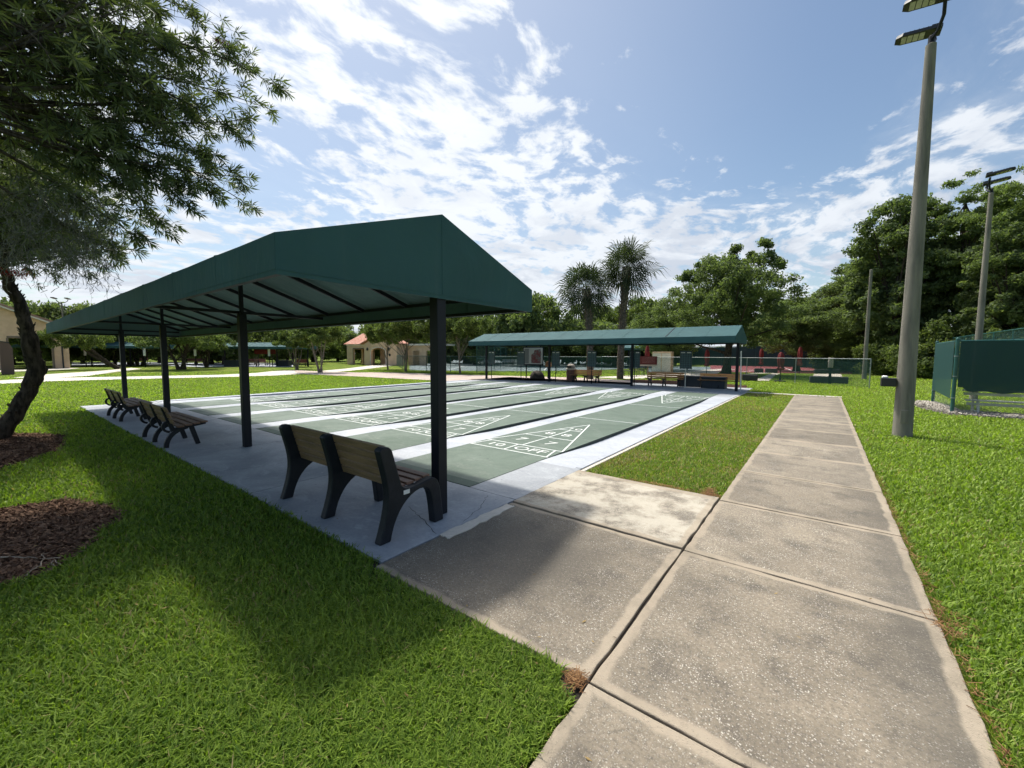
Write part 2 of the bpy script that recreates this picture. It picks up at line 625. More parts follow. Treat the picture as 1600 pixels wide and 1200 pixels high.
def mat_sidewalk():
    m, t, b = new_mat('exposed_aggregate_concrete')
    tc = t.new('ShaderNodeTexCoord').outputs['Object']
    sp = t.new('ShaderNodeSeparateXYZ')
    t.link(tc, sp.inputs[0])
    x, y = sp.outputs[0], sp.outputs[1]
    wob = t.noise(tc, 3.5, 4, 0.6)
    # distance to the nearest slab margin, in metres
    dx = t.math('MINIMUM', t.math('ABSOLUTE', t.math('ADD', x, 0.895)), t.math('ABSOLUTE', t.math('SUBTRACT', x, 0.675)))
    yy = t.math('SUBTRACT', y, 3.66)
    dj = t.math('PINGPONG', yy, 1.545 / 2)
    dj = t.math('ADD', dj, t.ramp(y, 3.2, 3.4, 0.5, 0.0))
    dd = t.math('MINIMUM', dj, t.math('MINIMUM', t.math('ABSOLUTE', t.math('SUBTRACT', y, 1.84)), t.math('ABSOLUTE', t.math('SUBTRACT', y, 3.66))))
    d = t.math('MINIMUM', dx, dd)
    d = t.math('ADD', d, t.math('MULTIPLY_ADD', wob, 0.10, -0.05))
    margin = t.ramp(d, 0.055, 0.085, 1.0, 0.0)
    pw = t.new('ShaderNodeVectorMath', operation='MULTIPLY_ADD')
    t.link(t.noise(tc, 60, 2, 0.5, out=1), pw.inputs[0])
    pw.inputs[1].default_value = (0.014, 0.014, 0.0)
    t.link(tc, pw.inputs[2])
    pv = pw.outputs[0]
    peb = t.voronoi(pv, 92)
    pc = t.voronoi(pv, 92, out='Color')
    sc = t.new('ShaderNodeSeparateColor')
    t.link(pc, sc.inputs[0])
    show = t.math('GREATER_THAN', sc.outputs[0], 0.42)
    pebm = t.math('MULTIPLY', t.ramp(peb, 0.42, 0.28), show)
    peb2 = t.voronoi(pv, 170)
    pc2 = t.voronoi(pv, 170, out='Color')
    sc2 = t.new('ShaderNodeSeparateColor')
    t.link(pc2, sc2.inputs[0])
    pebm2 = t.math('MULTIPLY', t.ramp(peb2, 0.45, 0.3), t.math('GREATER_THAN', sc2.outputs[1], 0.55))
    n1 = t.noise(tc, 0.9, 6, 0.65)
    n2 = t.noise(t.mapping(tc, loc=(5, 3, 0)), 2.6, 7, 0.7)
    n3 = t.noise(tc, 45, 4, 0.7)
    col = t.mix(t.ramp(n1, 0.36, 0.62), (0.305, 0.255, 0.188), (0.205, 0.172, 0.128))
    col = t.mix(t.ramp(n2, 0.46, 0.68, 0, 0.75), col, (0.105, 0.092, 0.074))
    col = t.mix(t.ramp(n3, 0.4, 0.7, 0.0, 0.6), col, (0.09, 0.08, 0.07))
    worn = t.ramp(t.noise(tc, 5.0, 5, 0.7), 0.35, 0.65, 0.35, 1.0)
    col = t.mix(t.math('MULTIPLY', pebm2, t.math('MULTIPLY', worn, 0.6)), col, (0.42, 0.385, 0.33))
    tone = t.mix(sc.outputs[1], (0.40, 0.36, 0.30), (0.78, 0.73, 0.63))
    col = t.mix(t.math('MULTIPLY', pebm, t.math('MULTIPLY', worn, t.math('MULTIPLY_ADD', sc.outputs[2], 0.5, 0.42))), col, tone)
    # canopy shade painted into the left branch, grime along the right hand edge
    gx = t.math('ABSOLUTE', t.math('ADD', x, 2.05))
    gy = t.math('ABSOLUTE', t.math('SUBTRACT', y, 2.75))
    gd = t.math('SQRT', t.math('ADD', t.math('POWER', gx, 2.0), t.math('POWER', gy, 2.0)))
    branch_shade = t.ramp(t.math('ADD', gd, t.math('MULTIPLY', n2, 0.7)), 0.65, 1.35, 0.6, 0.0)
    col = t.mix(branch_shade, col, (0.085, 0.078, 0.068))
    em = t.math('MULTIPLY', t.ramp(t.math('ADD', x, t.math('MULTIPLY', n2, 0.8)), 0.50, 1.0, 0.0, 0.6), t.ramp(y, 4.5, 8, 1, 0.4))
    col = t.mix(em, col, (0.105, 0.095, 0.078))
    # pale clean panel of the branch
    pale = t.math('MULTIPLY', t.math('GREATER_THAN', y, 3.69), t.math('LESS_THAN', x, -0.905))
    col = t.mix(t.math('MULTIPLY', pale, t.ramp(n2, 0.62, 0.40, 0.1, 0.75)), col, (0.52, 0.475, 0.39))
    # every slab was poured and weathered a little differently
    wn = t.new('ShaderNodeTexWhiteNoise', noise_dimensions='1D')
    t.link(t.math('FLOOR', t.math('DIVIDE', yy, 1.545)), wn.inputs['W'])
    tone_ = t.ramp(wn.outputs['Value'], 0, 1, 0.84, 1.10, False)
    cc = t.new('ShaderNodeCombineColor')
    for k_ in range(3):
        t.link(tone_, cc.inputs[k_])
    col = t.mix(1.0, col, cc.outputs[0], 'MULTIPLY')
    # tooled margins
    mc = t.mix(t.ramp(n2, 0.4, 0.7), (0.36, 0.30, 0.225), (0.25, 0.21, 0.155))
    col = t.mix(t.math('MULTIPLY', margin, 0.85), col, mc)
    t.link(col, b.inputs['Base Color'])
    b.inputs['Roughness'].default_value = 0.85
    b.inputs['Specular IOR Level'].default_value = 0.3
    bn = t.new('ShaderNodeBump')
    bn.inputs['Strength'].default_value = 0.7
    bn.inputs['Distance'].default_value = 0.006
    h = t.math('ADD', t.math('MULTIPLY', pebm, 0.5), t.math('MULTIPLY', n3, 0.8))
    h = t.math('ADD', h, t.math('MULTIPLY', margin, 0.6))
    t.link(h, bn.inputs['Height'])
    t.link(bn.outputs[0], b.inputs['Normal'])
    return m


def mat_slab(name, c1, c2, c3, hairline=True):
    """painted or brushed concrete with smears and scuffs"""
    m, t, b = new_mat(name)
    tc = t.new('ShaderNodeTexCoord').outputs['Object']
    n1 = t.noise(tc, 0.7, 6, 0.65, 0.6)
    n2 = t.noise(t.mapping(tc, scale=(1, 2.2, 1), rot=(0, 0, 0.5)), 2.4, 7, 0.7, 1.0)
    n3 = t.noise(tc, 26, 5, 0.7)
    sp = t.noise(tc, 9, 3, 0.5)
    col = t.mix(t.ramp(n1, 0.35, 0.65), c1, c2)
    col = t.mix(t.ramp(n2, 0.50, 0.70, 0, 0.7), col, c3)
    col = t.mix(t.ramp(n3, 0.35, 0.7, 0, 0.35), col, tuple(c * 0.72 for c in c2))
    col = t.mix(t.ramp(sp, 0.70, 0.76, 0, 0.6), col, tuple(c * 0.35 for c in c2))
    t.link(col, b.inputs['Base Color'])
    t.link(t.ramp(n1, 0.3, 0.7, 0.55, 0.8), b.inputs['Roughness'])
    b.inputs['Specular IOR Level'].default_value = 0.35
    bn = t.new('ShaderNodeBump')
    bn.inputs['Strength'].default_value = 0.25
    bn.inputs['Distance'].default_value = 0.006
    t.link(n3, bn.inputs['Height'])
    t.link(bn.outputs[0], b.inputs['Normal'])
    return m


M['ground'] = mat_ground()
M['sidewalk'] = mat_sidewalk()
M['slab'] = mat_slab('grey_blue_slab', (0.36, 0.378, 0.40), (0.27, 0.285, 0.305), (0.45, 0.468, 0.49))
M['alley'] = mat_slab('white_painted_alley', (0.47, 0.49, 0.52), (0.35, 0.37, 0.41), (0.54, 0.56, 0.585))
M['lane'] = mat_slab('green_lane_paint', (0.118, 0.158, 0.122), (0.092, 0.128, 0.098), (0.19, 0.215, 0.185))
M['lane_side'] = pmat('shaded_lane_side', (0.022, 0.034, 0.030), (0.030, 0.044, 0.038), 4, 0.8)  # shade on the lane's step put into the side colour
M['line'] = pmat('white_line_paint', (0.78, 0.79, 0.76), (0.58, 0.60, 0.57), 14, 0.6, lo=0.45, hi=0.7)
M['path'] = mat_slab('pale_path', (0.62, 0.56, 0.47), (0.52, 0.47, 0.40), (0.68, 0.62, 0.53))
M['tennis'] = mat_slab('blue_green_court', (0.15, 0.20, 0.205), (0.13, 0.175, 0.18), (0.17, 0.22, 0.225))
M['redcourt'] = mat_slab('red_court', (0.24, 0.055, 0.06), (0.20, 0.045, 0.05), (0.27, 0.07, 0.075))


def mat_pavers():
    m, t, b = new_mat('clay_pavers')
    tc = t.new('ShaderNodeTexCoord').outputs['Object']
    br = t.new('ShaderNodeTexBrick')
    t.link(t.mapping(tc, rot=(0, 0, 0.6)), br.inputs['Vector'])
    br.inputs['Color1'].default_value = (0.52, 0.40, 0.33, 1)
    br.inputs['Color2'].default_value = (0.40, 0.30, 0.26, 1)
    br.inputs['Mortar'].default_value = (0.30, 0.26, 0.22, 1)
    br.inputs['Scale'].default_value = 2.2
    br.inputs['Mortar Size'].default_value = 0.03
    n = t.noise(tc, 0.8, 5, 0.6)
    t.link(t.mix(t.ramp(n, 0.4, 0.7, 0, 0.4), br.outputs['Color'], (0.58, 0.50, 0.43)), b.inputs['Base Color'])
    b.inputs['Roughness'].default_value = 0.9
    return m


M['pavers'] = mat_pavers()


def mat_tiles(name, c1, c2):
    m, t, b = new_mat(name)
    tc = t.new('ShaderNodeTexCoord').outputs['Object']
    wv = t.new('ShaderNodeTexWave', wave_type='BANDS', bands_direction='X')
    t.link(tc, wv.inputs['Vector'])
    wv.inputs['Scale'].default_value = 1.1
    n = t.noise(tc, 3, 5, 0.7)
    col = t.mix(t.ramp(n, 0.35, 0.65), c1, c2)
    col = t.mix(t.ramp(wv.outputs[0], 0.0, 0.35, 0.65, 0.0), col, tuple(c * 0.35 for c in c1))
    t.link(col, b.inputs['Base Color'])
    b.inputs['Roughness'].default_value = 0.8
    return m


M['tiles'] = mat_tiles('red_roof_tiles', (0.52, 0.19, 0.12), (0.60, 0.33, 0.24))
M['tiles_brown'] = mat_tiles('brown_roof_tiles', (0.25, 0.14, 0.10), (0.36, 0.24, 0.18))


def mat_brick():
    m, t, b = new_mat('red_brown_brick')
    tc = t.new('ShaderNodeTexCoord').outputs['Object']
    br = t.new('ShaderNodeTexBrick')
    t.link(t.mapping(tc, rot=(R(90), 0, R(90))), br.inputs['Vector'])
    br.inputs['Color1'].default_value = (0.22, 0.11, 0.085, 1)
    br.inputs['Color2'].default_value = (0.16, 0.085, 0.07, 1)
    br.inputs['Mortar'].default_value = (0.12, 0.08, 0.07, 1)
    br.inputs['Scale'].default_value = 1.6
    t.link(br.outputs['Color'], b.inputs['Base Color'])
    b.inputs['Roughness'].default_value = 0.9
    return m


M['brick'] = mat_brick()
M['mulch'] = pmat('mulch_bed', (0.085, 0.042, 0.028), (0.035, 0.018, 0.013), 18, 0.95, 1.0, 50, 0.1)
M['soil'] = pmat('joint_soil', (0.030, 0.022, 0.016), (0.018, 0.014, 0.010), 8, 0.95)
M['gravel'] = pmat('gravel_bed', (0.22, 0.20, 0.17), (0.13, 0.115, 0.10), 20, 0.95, 1.0, 40, 0.2)
M['pebble'] = leaf_mat('pebbles', (0.16, 0.14, 0.115), (0.44, 0.40, 0.34), 0.0, 0.8, 0.3)
M['led'] = pmat('led_lens', (0.45, 0.45, 0.38), (0.36, 0.36, 0.30), 8, 0.3)

# ================================================================ setting
PX0, PX1, PY0, PY1 = -18.75, -2.79, 1.92, 24.3      # the shuffleboard pad


def build_ground():
    xs = [-900, -200, -60, -30, PX0 + .02, PX1 - .02, 0, 30, 60, 200, 900]
    ys = [-900, -200, -40, -10, PY0 + .02, PY1 - .02, 40, 60, 100, 200, 900]
    mb = MB()
    nx, ny = len(xs), len(ys)
    for y in ys:
        for x in xs:
            mb.v.append((x, y, -0.03))
    for j in range(ny - 1):
        for i in range(nx - 1):
            if xs[i] == PX0 + .02 and ys[j] == PY0 + .02:
                continue
            mb.f.append((j * nx + i, j * nx + i + 1, (j + 1) * nx + i + 1, (j + 1) * nx + i))
            mb.m.append(0)
    a, b, c, d = PX0 + .02, PX1 - .02, PY0 + .02, PY1 - .02
    mb.add([(a, c, -.3), (b, c, -.3), (b, d, -.3), (a, d, -.3), (a, c, -.03), (b, c, -.03), (b, d, -.03), (a, d, -.03)],
           [(0, 1, 2, 3), (0, 1, 5, 4), (1, 2, 6, 5), (2, 3, 7, 6), (3, 0, 4, 7)])
    me = D.meshes.new('ground')
    me.from_pydata(mb.v, [], mb.f)
    me.materials.append(M['ground'])
    o = D.objects.new('ground', me)
    link(o)
    tag(o, kind='structure')


build_ground()

# ---- pad: front slab, back slab, alleys
LANE_W, LANE_Y0, LANE_Y1 = 1.75, 3.75, 19.64
LANE_R = [-3.53 - 2.431 * i for i in range(6)]
GAPX = [PX0, -16.6, -13.85, -11.08, -8.30, -5.47, PX1]


def slab_boxes(name, xs, y0, y1, mat, z=0.0, gap=0.006):
    mb = MB()
    for a, b in zip(xs[:-1], xs[1:]):
        mb.box((a + gap, y0, -0.14), (b - gap, y1, z))
    o = mb.build(name, mat, bevel=0.006, seg=2)
    tag(o, kind='structure')
    return o


slab_boxes('front_slab', GAPX, PY0, LANE_Y0 - .006, M['slab'])
slab_boxes('back_slab', GAPX, LANE_Y1 + .006, PY1, M['slab'])
mb = MB()
mb.box((PX0 + .03, PY0 + .03, -.29), (PX1 - .03, PY1 - .03, -.16))
tag(mb.build('slab_joint_bed', M['soil']), kind='structure')


def alley_z(y):
    def sm(a, b, v):
        t = min(1, max(0, (v - a) / (b - a)))
        return t * t * (3 - 2 * t)
    return -0.06 * sm(5.3, 7.6, y) * (1 - sm(15.9, 18.1, y))


def alley(x0, x1, mats):
    mb = MB()
    ys = [LANE_Y0] + [LANE_Y0 + (LANE_Y1 - LANE_Y0) * i / 40 for i in range(1, 40)] + [LANE_Y1]
    vs = []
    for y in ys:
        z = alley_z(y) - 0.002
        vs += [(x0, y, z), (x1, y, z), (x1, y, -.15), (x0, y, -.15)]
    n = len(ys)
    for i in range(n - 1):
        a = i * 4
        mid = (ys[i] + ys[i + 1]) / 2
        mi = 1 if (mid < 5.35 or mid > 18.6) and len(mats) > 1 else 0
        mb.add([vs[a], vs[a + 1], vs[a + 4 + 1], vs[a + 4]], [(0, 1, 2, 3)], mi)
    o = mb.build('alley', mats)
    tag(o, kind='structure')


for i in range(5):
    alley(LANE_R[i + 1] + .001, LANE_R[i] - LANE_W - .001, [M['alley'], M['alley']])
alley(LANE_R[0] + .001, PX1 - .10, [M['alley'], M['slab']])
alley(-18.3, LANE_R[5] - LANE_W - .001, [M['alley']])
mb = MB()
mb.box((PX1 - .10, 5.4, -.15), (PX1, LANE_Y1, 0.004))
mb.box((-18.75, LANE_Y0, -.15), (-18.36, LANE_Y1, 0.012))
o = mb.build('pad_curb', M['alley'], bevel=.008)
tag(o, kind='structure')
mb = MB()
mb.box((PX1 - .10, LANE_Y0 + .004, -.15), (PX1, 5.395, 0.0))
o = mb.build('pad_edge', M['slab'], bevel=.006)
tag(o, kind='structure')

M['lane_dark'] = mat_slab('dark_green_border_paint', (0.035, 0.075, 0.052), (0.030, 0.065, 0.045), (0.045, 0.085, 0.060))
TXT = {s: text_geo(s, 1.0, -0.004) for s in ('OFF', '10', '7', '8')}


def quad_line(mb, p, q, w, z0=0.0, z1=0.0085, mi=3):
    p, q = Vector((*p, 0)), Vector((*q, 0))
    d = (q - p).normalized()
    n = Vector((-d.y, d.x, 0)) * w / 2
    mb.prism([(p + n).to_tuple()[:2], (p - n).to_tuple()[:2], (q - n).to_tuple()[:2], (q + n).to_tuple()[:2]], z0, z1, mi)


def build_lane(r):
    xl, cx = r - LANE_W, r - LANE_W / 2
    mb = MB()
    t = .004
    # body: top faces (three bands) and sides
    ys = [LANE_Y0, LANE_Y0 + .2, LANE_Y1 - .2, LANE_Y1]
    for k in range(3):
        mb.add([(xl, ys[k], t), (r, ys[k], t), (r, ys[k + 1], t), (xl, ys[k + 1], t)], [(0, 1, 2, 3)], 1 if k == 1 else 2)
    b = -.15
    mb.add([(r, ys[0], b), (r, ys[3], b), (r, ys[3], t), (r, ys[0], t)], [(0, 1, 2, 3)], 0)
    mb.add([(xl, ys[0], b), (xl, ys[3], b), (xl, ys[3], t), (xl, ys[0], t)], [(3, 2, 1, 0)], 0)
    mb.add([(xl, ys[0], b), (r, ys[0], b), (r, ys[0], t), (xl, ys[0], t)], [(0, 1, 2, 3)], 2)
    mb.add([(xl, ys[3], b), (r, ys[3], b), (r, ys[3], t), (xl, ys[3], t)], [(3, 2, 1, 0)], 2)
    w = .027
    zs = [0.0, .0080, .0084, .0088, .0092, .0096]

    def half(flip):
        def T(p):
            return (2 * cx - p[0], LANE_Y0 + LANE_Y1 - p[1]) if flip else p
        y0, y1, y2, y3, ya = 5.63, 6.12, 7.03, 7.96, 8.90
        hw = lambda y: (LANE_W / 2 - .012) * (ya - y) / (ya - y1)
        e = LANE_W / 2 - .004
        L = [((cx - e, y0), (cx + e, y0), 1), ((cx - e, y1), (cx + e, y1), 2),
             ((cx - hw(y2), y2), (cx + hw(y2), y2), 1), ((cx - hw(y3), y3), (cx + hw(y3), y3), 1),
             ((cx - hw(y1), y1), (cx, ya), 3), ((cx + hw(y1), y1), (cx, ya), 4),
             ((cx, y1), (cx, y3), 5), ((cx - e + .03, y0), (cx - e + .13, y1), 3), ((cx + e - .03, y0), (cx + e - .15, y1), 4),
             ((cx - .06, y0), (cx - .09, y1), 5),
             ((cx - e, 9.81), (cx + e, 9.81), 2)]
        for a, c, k in L:
            quad_line(mb, T(a), T(c), w, 0.0, zs[k])
        for s, x, y, sz in (('10', cx - .44, 5.875, .30), ('OFF', cx + .34, 5.875, .33), ('7', cx - .34, 6.55, .36), ('7', cx + .34, 6.55, .36),
                            ('8', cx - .20, 7.42, .34), ('8', cx + .20, 7.42, .34), ('10', cx, 8.16, .28)):
            vs, fs = TXT[s]
            out = []
            sx = 1.35 if s != 'OFF' else 1.2
            for v in vs:
                p = T((x + v[0] * sz * sx, y + v[1] * sz))
                out.append((p[0], p[1], .0078))
            mb.add(out, fs, 3)
    half(False)
    half(True)
    me = D.meshes.new('shuffleboard_lane')
    me.from_pydata(mb.v, [], mb.f)
    for m_ in (M['lane_side'], M['lane'], M['lane_dark'], M['line']):
        me.materials.append(m_)
    me.polygons.foreach_set('material_index', mb.m)
    o = D.objects.new('shuffleboard_lane', me)
    link(o)
    tag(o, kind='structure')


for r in LANE_R:
    build_lane(r)

# ---- sidewalk
SX0, SX1, SY1 = -0.895, 0.675, 21.35
joints = [-3.0, -1.3, 0.27, 1.84, 3.66] + [3.66 + 1.545 * i for i in range(1, 11)] + [SY1]


def wavy_slab(mb, x0, x1, y0, y1, z, seed, amp=0.006, n=14):
    rr = random.Random(seed)
    P = []
    for (a, b, c, d) in ((x0, y0, x1, y0), (x1, y0, x1, y1), (x1, y1, x0, y1), (x0, y1, x0, y0)):
        for k in range(n):
            t = k / n
            j = amp * (rr.random() - .5) * 2 * (0.3 if k == 0 else 1)
            dx, dy = (c - a), (d - b)
            ln = math.hypot(dx, dy)
            P.append((a + dx * t - dy / ln * j, b + dy * t + dx / ln * j))
    mb.prism(P, -.12, z)


mb = MB()
for i, (a, b) in enumerate(zip(joints[:-1], joints[1:])):
    g = 0.009 if b < 4 else 0.006
    wavy_slab(mb, SX0 + .008, SX1, a + g, b - g, random.Random(i).uniform(-.003, .004), i)
o = mb.build('sidewalk', M['sidewalk'], bevel=.007)
tag(o, kind='structure')
mb = MB()
wavy_slab(mb, -2.777, SX0 - .006, 1.85, 3.655, .0, 50, .007)
wavy_slab(mb, -2.772, SX0 - .006, 3.67, 5.27, .012, 51, .008)
o = mb.build('sidewalk_branch', M['sidewalk'], bevel=.007)
tag(o, kind='structure')
mb = MB()
wavy_slab(mb, PX1 + .004, -2.66, 2.55, 3.56, .009, 70, .014)
o = mb.build('patched_edge', M['path'], bevel=.01)
tag(o, kind='structure')
mb = MB()
mb.box((-2.9, 1.7, -.115), (SX1 - .01, 5.2, -.022))
mb.box((SX0, -3, -.115), (SX1 - .01, 1.7, -.023))
mb.box((SX0, 5.2, -.115), (SX1 - .01, SY1, -.023))
o = mb.build('sidewalk_joint_soil', M['soil'])
tag(o, kind='structure')
mb = MB()
mb.box((PX1 + .01, 21.5, -.1), (.75, 21.85, -.004))
mb.box((-2.785, 5.3, -.1), (-2.72, 21.5, -.012))
o = mb.build('concrete_strip', M['path'], bevel=.01)
tag(o, kind='structure')

# ---- far paths, courts (photo points carried to the ground)
GR_POLY = []


def ground_poly(name, pts, mat, z, px=True, grass=True, thick=.03):
    P = [gp(*p) for p in pts] if px else pts
    mb = MB()
    mb.prism(P, z - thick, z)
    o = mb.build(name, mat)
    tag(o, kind='structure')
    if grass:
        GR_POLY.append(P)
    return P


ground_poly('path', [(-160, 597), (0, 594), (80, 590.2), (186, 588.4), (340, 585.6), (400, 582.6), (425, 579.8), (458, 578.2),
                     (462, 582), (470, 584.2), (430, 586.6), (340, 589.2), (186, 592.6), (80, 595.5), (0, 599.5), (-160, 604)], M['path'], -.005)
ground_poly('path', [(60, 592), (137, 587.2), (180, 581), (221, 576.2), (205, 574.8), (150, 580), (80, 584.2), (20, 590)], M['path'], -.001)
ground_poly('paver_walk', [(458, 578.2), (500, 580.2), (560, 582.0), (600, 581.6), (700, 584.6), (745, 586), (830, 588), (920, 590.5), (985, 594.5), (985, 601), (870, 596),
                     (760, 593.2), (700, 595.2), (600, 590.4), (560, 588.2), (500, 585.6), (470, 584.2), (462, 582)], M['pavers'], .0)
ground_poly('path', [(498, 579.8), (540, 576), (580, 571), (612, 569.4), (624, 569.6), (600, 573.0), (560, 578), (525, 581.2)], M['path'], .003)
ground_poly('path', [(0, 578.4), (60, 576.6), (105, 574.8), (125, 575.2), (105, 577), (60, 579), (0, 581)], M['path'], -.005)
ground_poly('path', [(918, 589), (975, 588.5), (1010, 586), (1060, 580.5), (1130, 576), (1150, 577), (1085, 582), (1030, 590), (980, 592)], M['path'], .004)
ground_poly('court_pad', [(112, 572), (190, 570.5), (250, 571), (320, 573.5), (330, 567.5), (250, 566.0), (112, 566.3)], M['alley'], .0)
ground_poly('court_pad', [(320, 573.2), (458, 573.2), (458, 567.2), (320, 567.2)], M['alley'], .001)
ground_poly('tennis_court', [(640, 578.5), (740, 579.5), (830, 580.0), (945, 577.5), (1045, 573), (1010, 562.0), (850, 561.4), (640, 563.0)], M['tennis'], .0)
ground_poly('sport_court', [(1110, 581.0), (1330, 583.8), (1336, 576.5), (1322, 572), (1110, 570)], M['redcourt'], .0)
ground_poly('sport_court', [(1010, 583.0), (1110, 581.0), (1110, 573), (1012, 573)], M['tennis'], .002, thick=.02)
# pale lines on the far court
mb = MB()
for a, b in (((1160, 581.2), (1200, 576.0)), ((1245, 582), (1225, 574.5)), ((1120, 578), (1320, 578.6))):
    quad_line(mb, gp(*a), gp(*b), .10, 0, .006, 0)
for a, b in (((660, 573), (940, 571)), ((700, 578), (760, 564)), ((850, 578), (870, 564)), ((690, 567), (960, 566))):
    quad_line(mb, gp(*a), gp(*b), .10, 0, .006, 0)
o = mb.build('court_lines', M['line'])
tag(o, kind='structure')
# cornhole / horseshoe pads
for P_ in ([(1269, 590), (1317, 590), (1314, 584.2), (1272, 584.2)], ):
    ground_poly('court_pad', P_, M['path'], .002)
ground_poly('court_pad', [(1183, 594.6), (1201, 595), (1212, 586), (1219, 583.6), (1206, 583.4), (1183, 592)], M['path'], .002)
ground_poly('court_pad', [(1166, 584), (1206, 583.2), (1214, 582.6), (1180, 582.6)], M['path'], .004)
ground_poly('court_pad', [(940, 588.5), (1062, 589), (1120, 584.5), (1125, 581), (1112, 580), (1060, 585), (1000, 586.3)], M['path'], .001)
ground_poly('mulch_strip', [(958, 594.8), (985, 592.4), (1050, 594), (1100, 597), (1168, 602), (1166, 607.6), (1100, 606), (1040, 603), (985, 600.5)], M['mulch'], -.012)


# ---- mulch beds with loose chips
def bed(cx, cy, rx, ry, seed, n):
    rr = random.Random(seed)
    ph = [rr.uniform(0, 6.28) for _ in range(4)]
    P = []
    for k in range(64):
        a = 2 * math.pi * k / 64
        w = 1 + .05 * math.sin(3 * a + ph[0]) + .035 * math.sin(7 * a + ph[1]) + .02 * math.sin(13 * a + ph[2])
        P.append((cx + rx * w * math.cos(a), cy + ry * w * math.sin(a)))
    mb = MB()
    mb.prism(P, -.08, -.018)
    o = mb.build('mulch_bed', M['mulch'])
    tag(o, kind='structure')
    GR_POLY.append(P)
    g = np.random.default_rng(seed)
    px = g.uniform(cx - rx * 1.15, cx + rx * 1.15, n)
    py = g.uniform(cy - ry * 1.15, cy + ry * 1.15, n)
    far_ = np.abs(g.normal(0, .028, n))
    k = in_poly(cx + (px - cx) / (1 + far_), cy + (py - cy) / (1 + far_), P)
    px, py = px[k], py[k]
    n = len(px)
    L = g.uniform(.012, .05, n)
    W = g.uniform(.003, .012, n)
    a = g.uniform(0, 6.28, n)
    tilt = g.normal(0, .35, n)
    roll = g.normal(0, .5, n)
    z = g.uniform(-.016, .004, n)
    d = np.stack([np.cos(a) * np.cos(tilt), np.sin(a) * np.cos(tilt), np.sin(tilt)], 1) * L[:, None]
    s = np.stack([-np.sin(a) * np.cos(roll), np.cos(a) * np.cos(roll), np.sin(roll)], 1) * W[:, None]
    c = np.stack([px, py, z], 1)
    V = np.stack([c - d - s, c + d - s, c + d + s, c - d + s], 1).reshape(-1, 3)
    F = np.arange(4 * n).reshape(-1, 4)
    o = np_mesh('mulch_chips', V, F, M['chip'], var=np.repeat(g.beta(1.2, 2.4, n), 4))
    tag(o, kind='stuff')
    tag(o, 'loose shredded bark mulch chips in the brown bed' if seed == 3 else 'bark mulch chips scattered round the curved tree base', 'mulch')


bed(-5.93, -0.28, 1.22, 1.08, 3, 42000)
bed(-11.75, -0.02, 1.95, 0.98, 4, 14000)

# pale surface roots / twigs lying in the near bed
rr = random.Random(5)


def twig(pts, r, label):
    mb = MB()
    P = [(*gp(u, v), .006) for u, v in pts]
    sm = []
    for a, b in zip(P[:-1], P[1:]):
        for k in range(4):
            t = k / 4
            sm.append((a[0] + (b[0] - a[0]) * t + rr.uniform(-.008, .008), a[1] + (b[1] - a[1]) * t + rr.uniform(-.006, .006), .006 + rr.uniform(0, .008)))
    sm.append(P[-1])
    mb.tube(sm, [r * (1 - .6 * i / len(sm)) for i in range(len(sm))], 5)
    tag(mb.build('fallen_twig', M['twig'], smooth=True), label, 'twig', 'twigs in the mulch')


twig([(0, 873), (30, 872), (62, 874), (95, 873)], .006, 'long straight pale twig lying across the near mulch bed')
twig([(39, 902), (52, 892), (63, 885), (69, 874), (66, 868), (76, 865)], .006, 'bent pale twig curling upward in the near mulch bed')
twig([(83, 886), (79, 881), (84, 877), (90, 881), (95, 884)], .004, 'short hooked pale twig beside the grass edge of the near mulch bed')

# dead needles gathered at slab corners and along the walk edge
def needles(spots, label):
    g = np.random.default_rng(len(spots))
    Vs, Fs, va = [], [], []
    for cx, cy, sx, sy, n in spots:
        px, py = g.normal(cx, sx, n), g.normal(cy, sy, n)
        a = g.uniform(0, 6.28, n)
        L = g.uniform(.012, .045, n)
        z = g.uniform(.0, .014, n)
        d = np.stack([np.cos(a), np.sin(a), g.normal(0, .15, n)], 1) * L[:, None]
        s = np.stack([-np.sin(a), np.cos(a), g.normal(0, .3, n)], 1) * .0016
        c = np.stack([px, py, z], 1)
        Vs.append(np.stack([c - d - s, c + d - s, c + d + s, c - d + s], 1).reshape(-1, 3))
        va.append(np.repeat(g.uniform(0, 1, n), 4))
    V = np.concatenate(Vs)
    o = np_mesh('dead_needles', V, np.arange(len(V)).reshape(-1, 4), M['needle'], var=np.concatenate(va))
    tag(o, label, 'dead needles', kind='stuff')


needles([(-.95, 1.81, .025, .035, 130), (-1.0, 5.32, .05, .04, 200), (-1.6, 5.33, .25, .03, 300), (-1.05, 5.45, .03, .08, 220)] +
        [(.70, y, .015, .22, 38) for y in np.arange(1.8, 8, .45)] + [(.73, 3.65, .05, .12, 160)],
        'brown dead needles gathered at the sidewalk corners and edge')


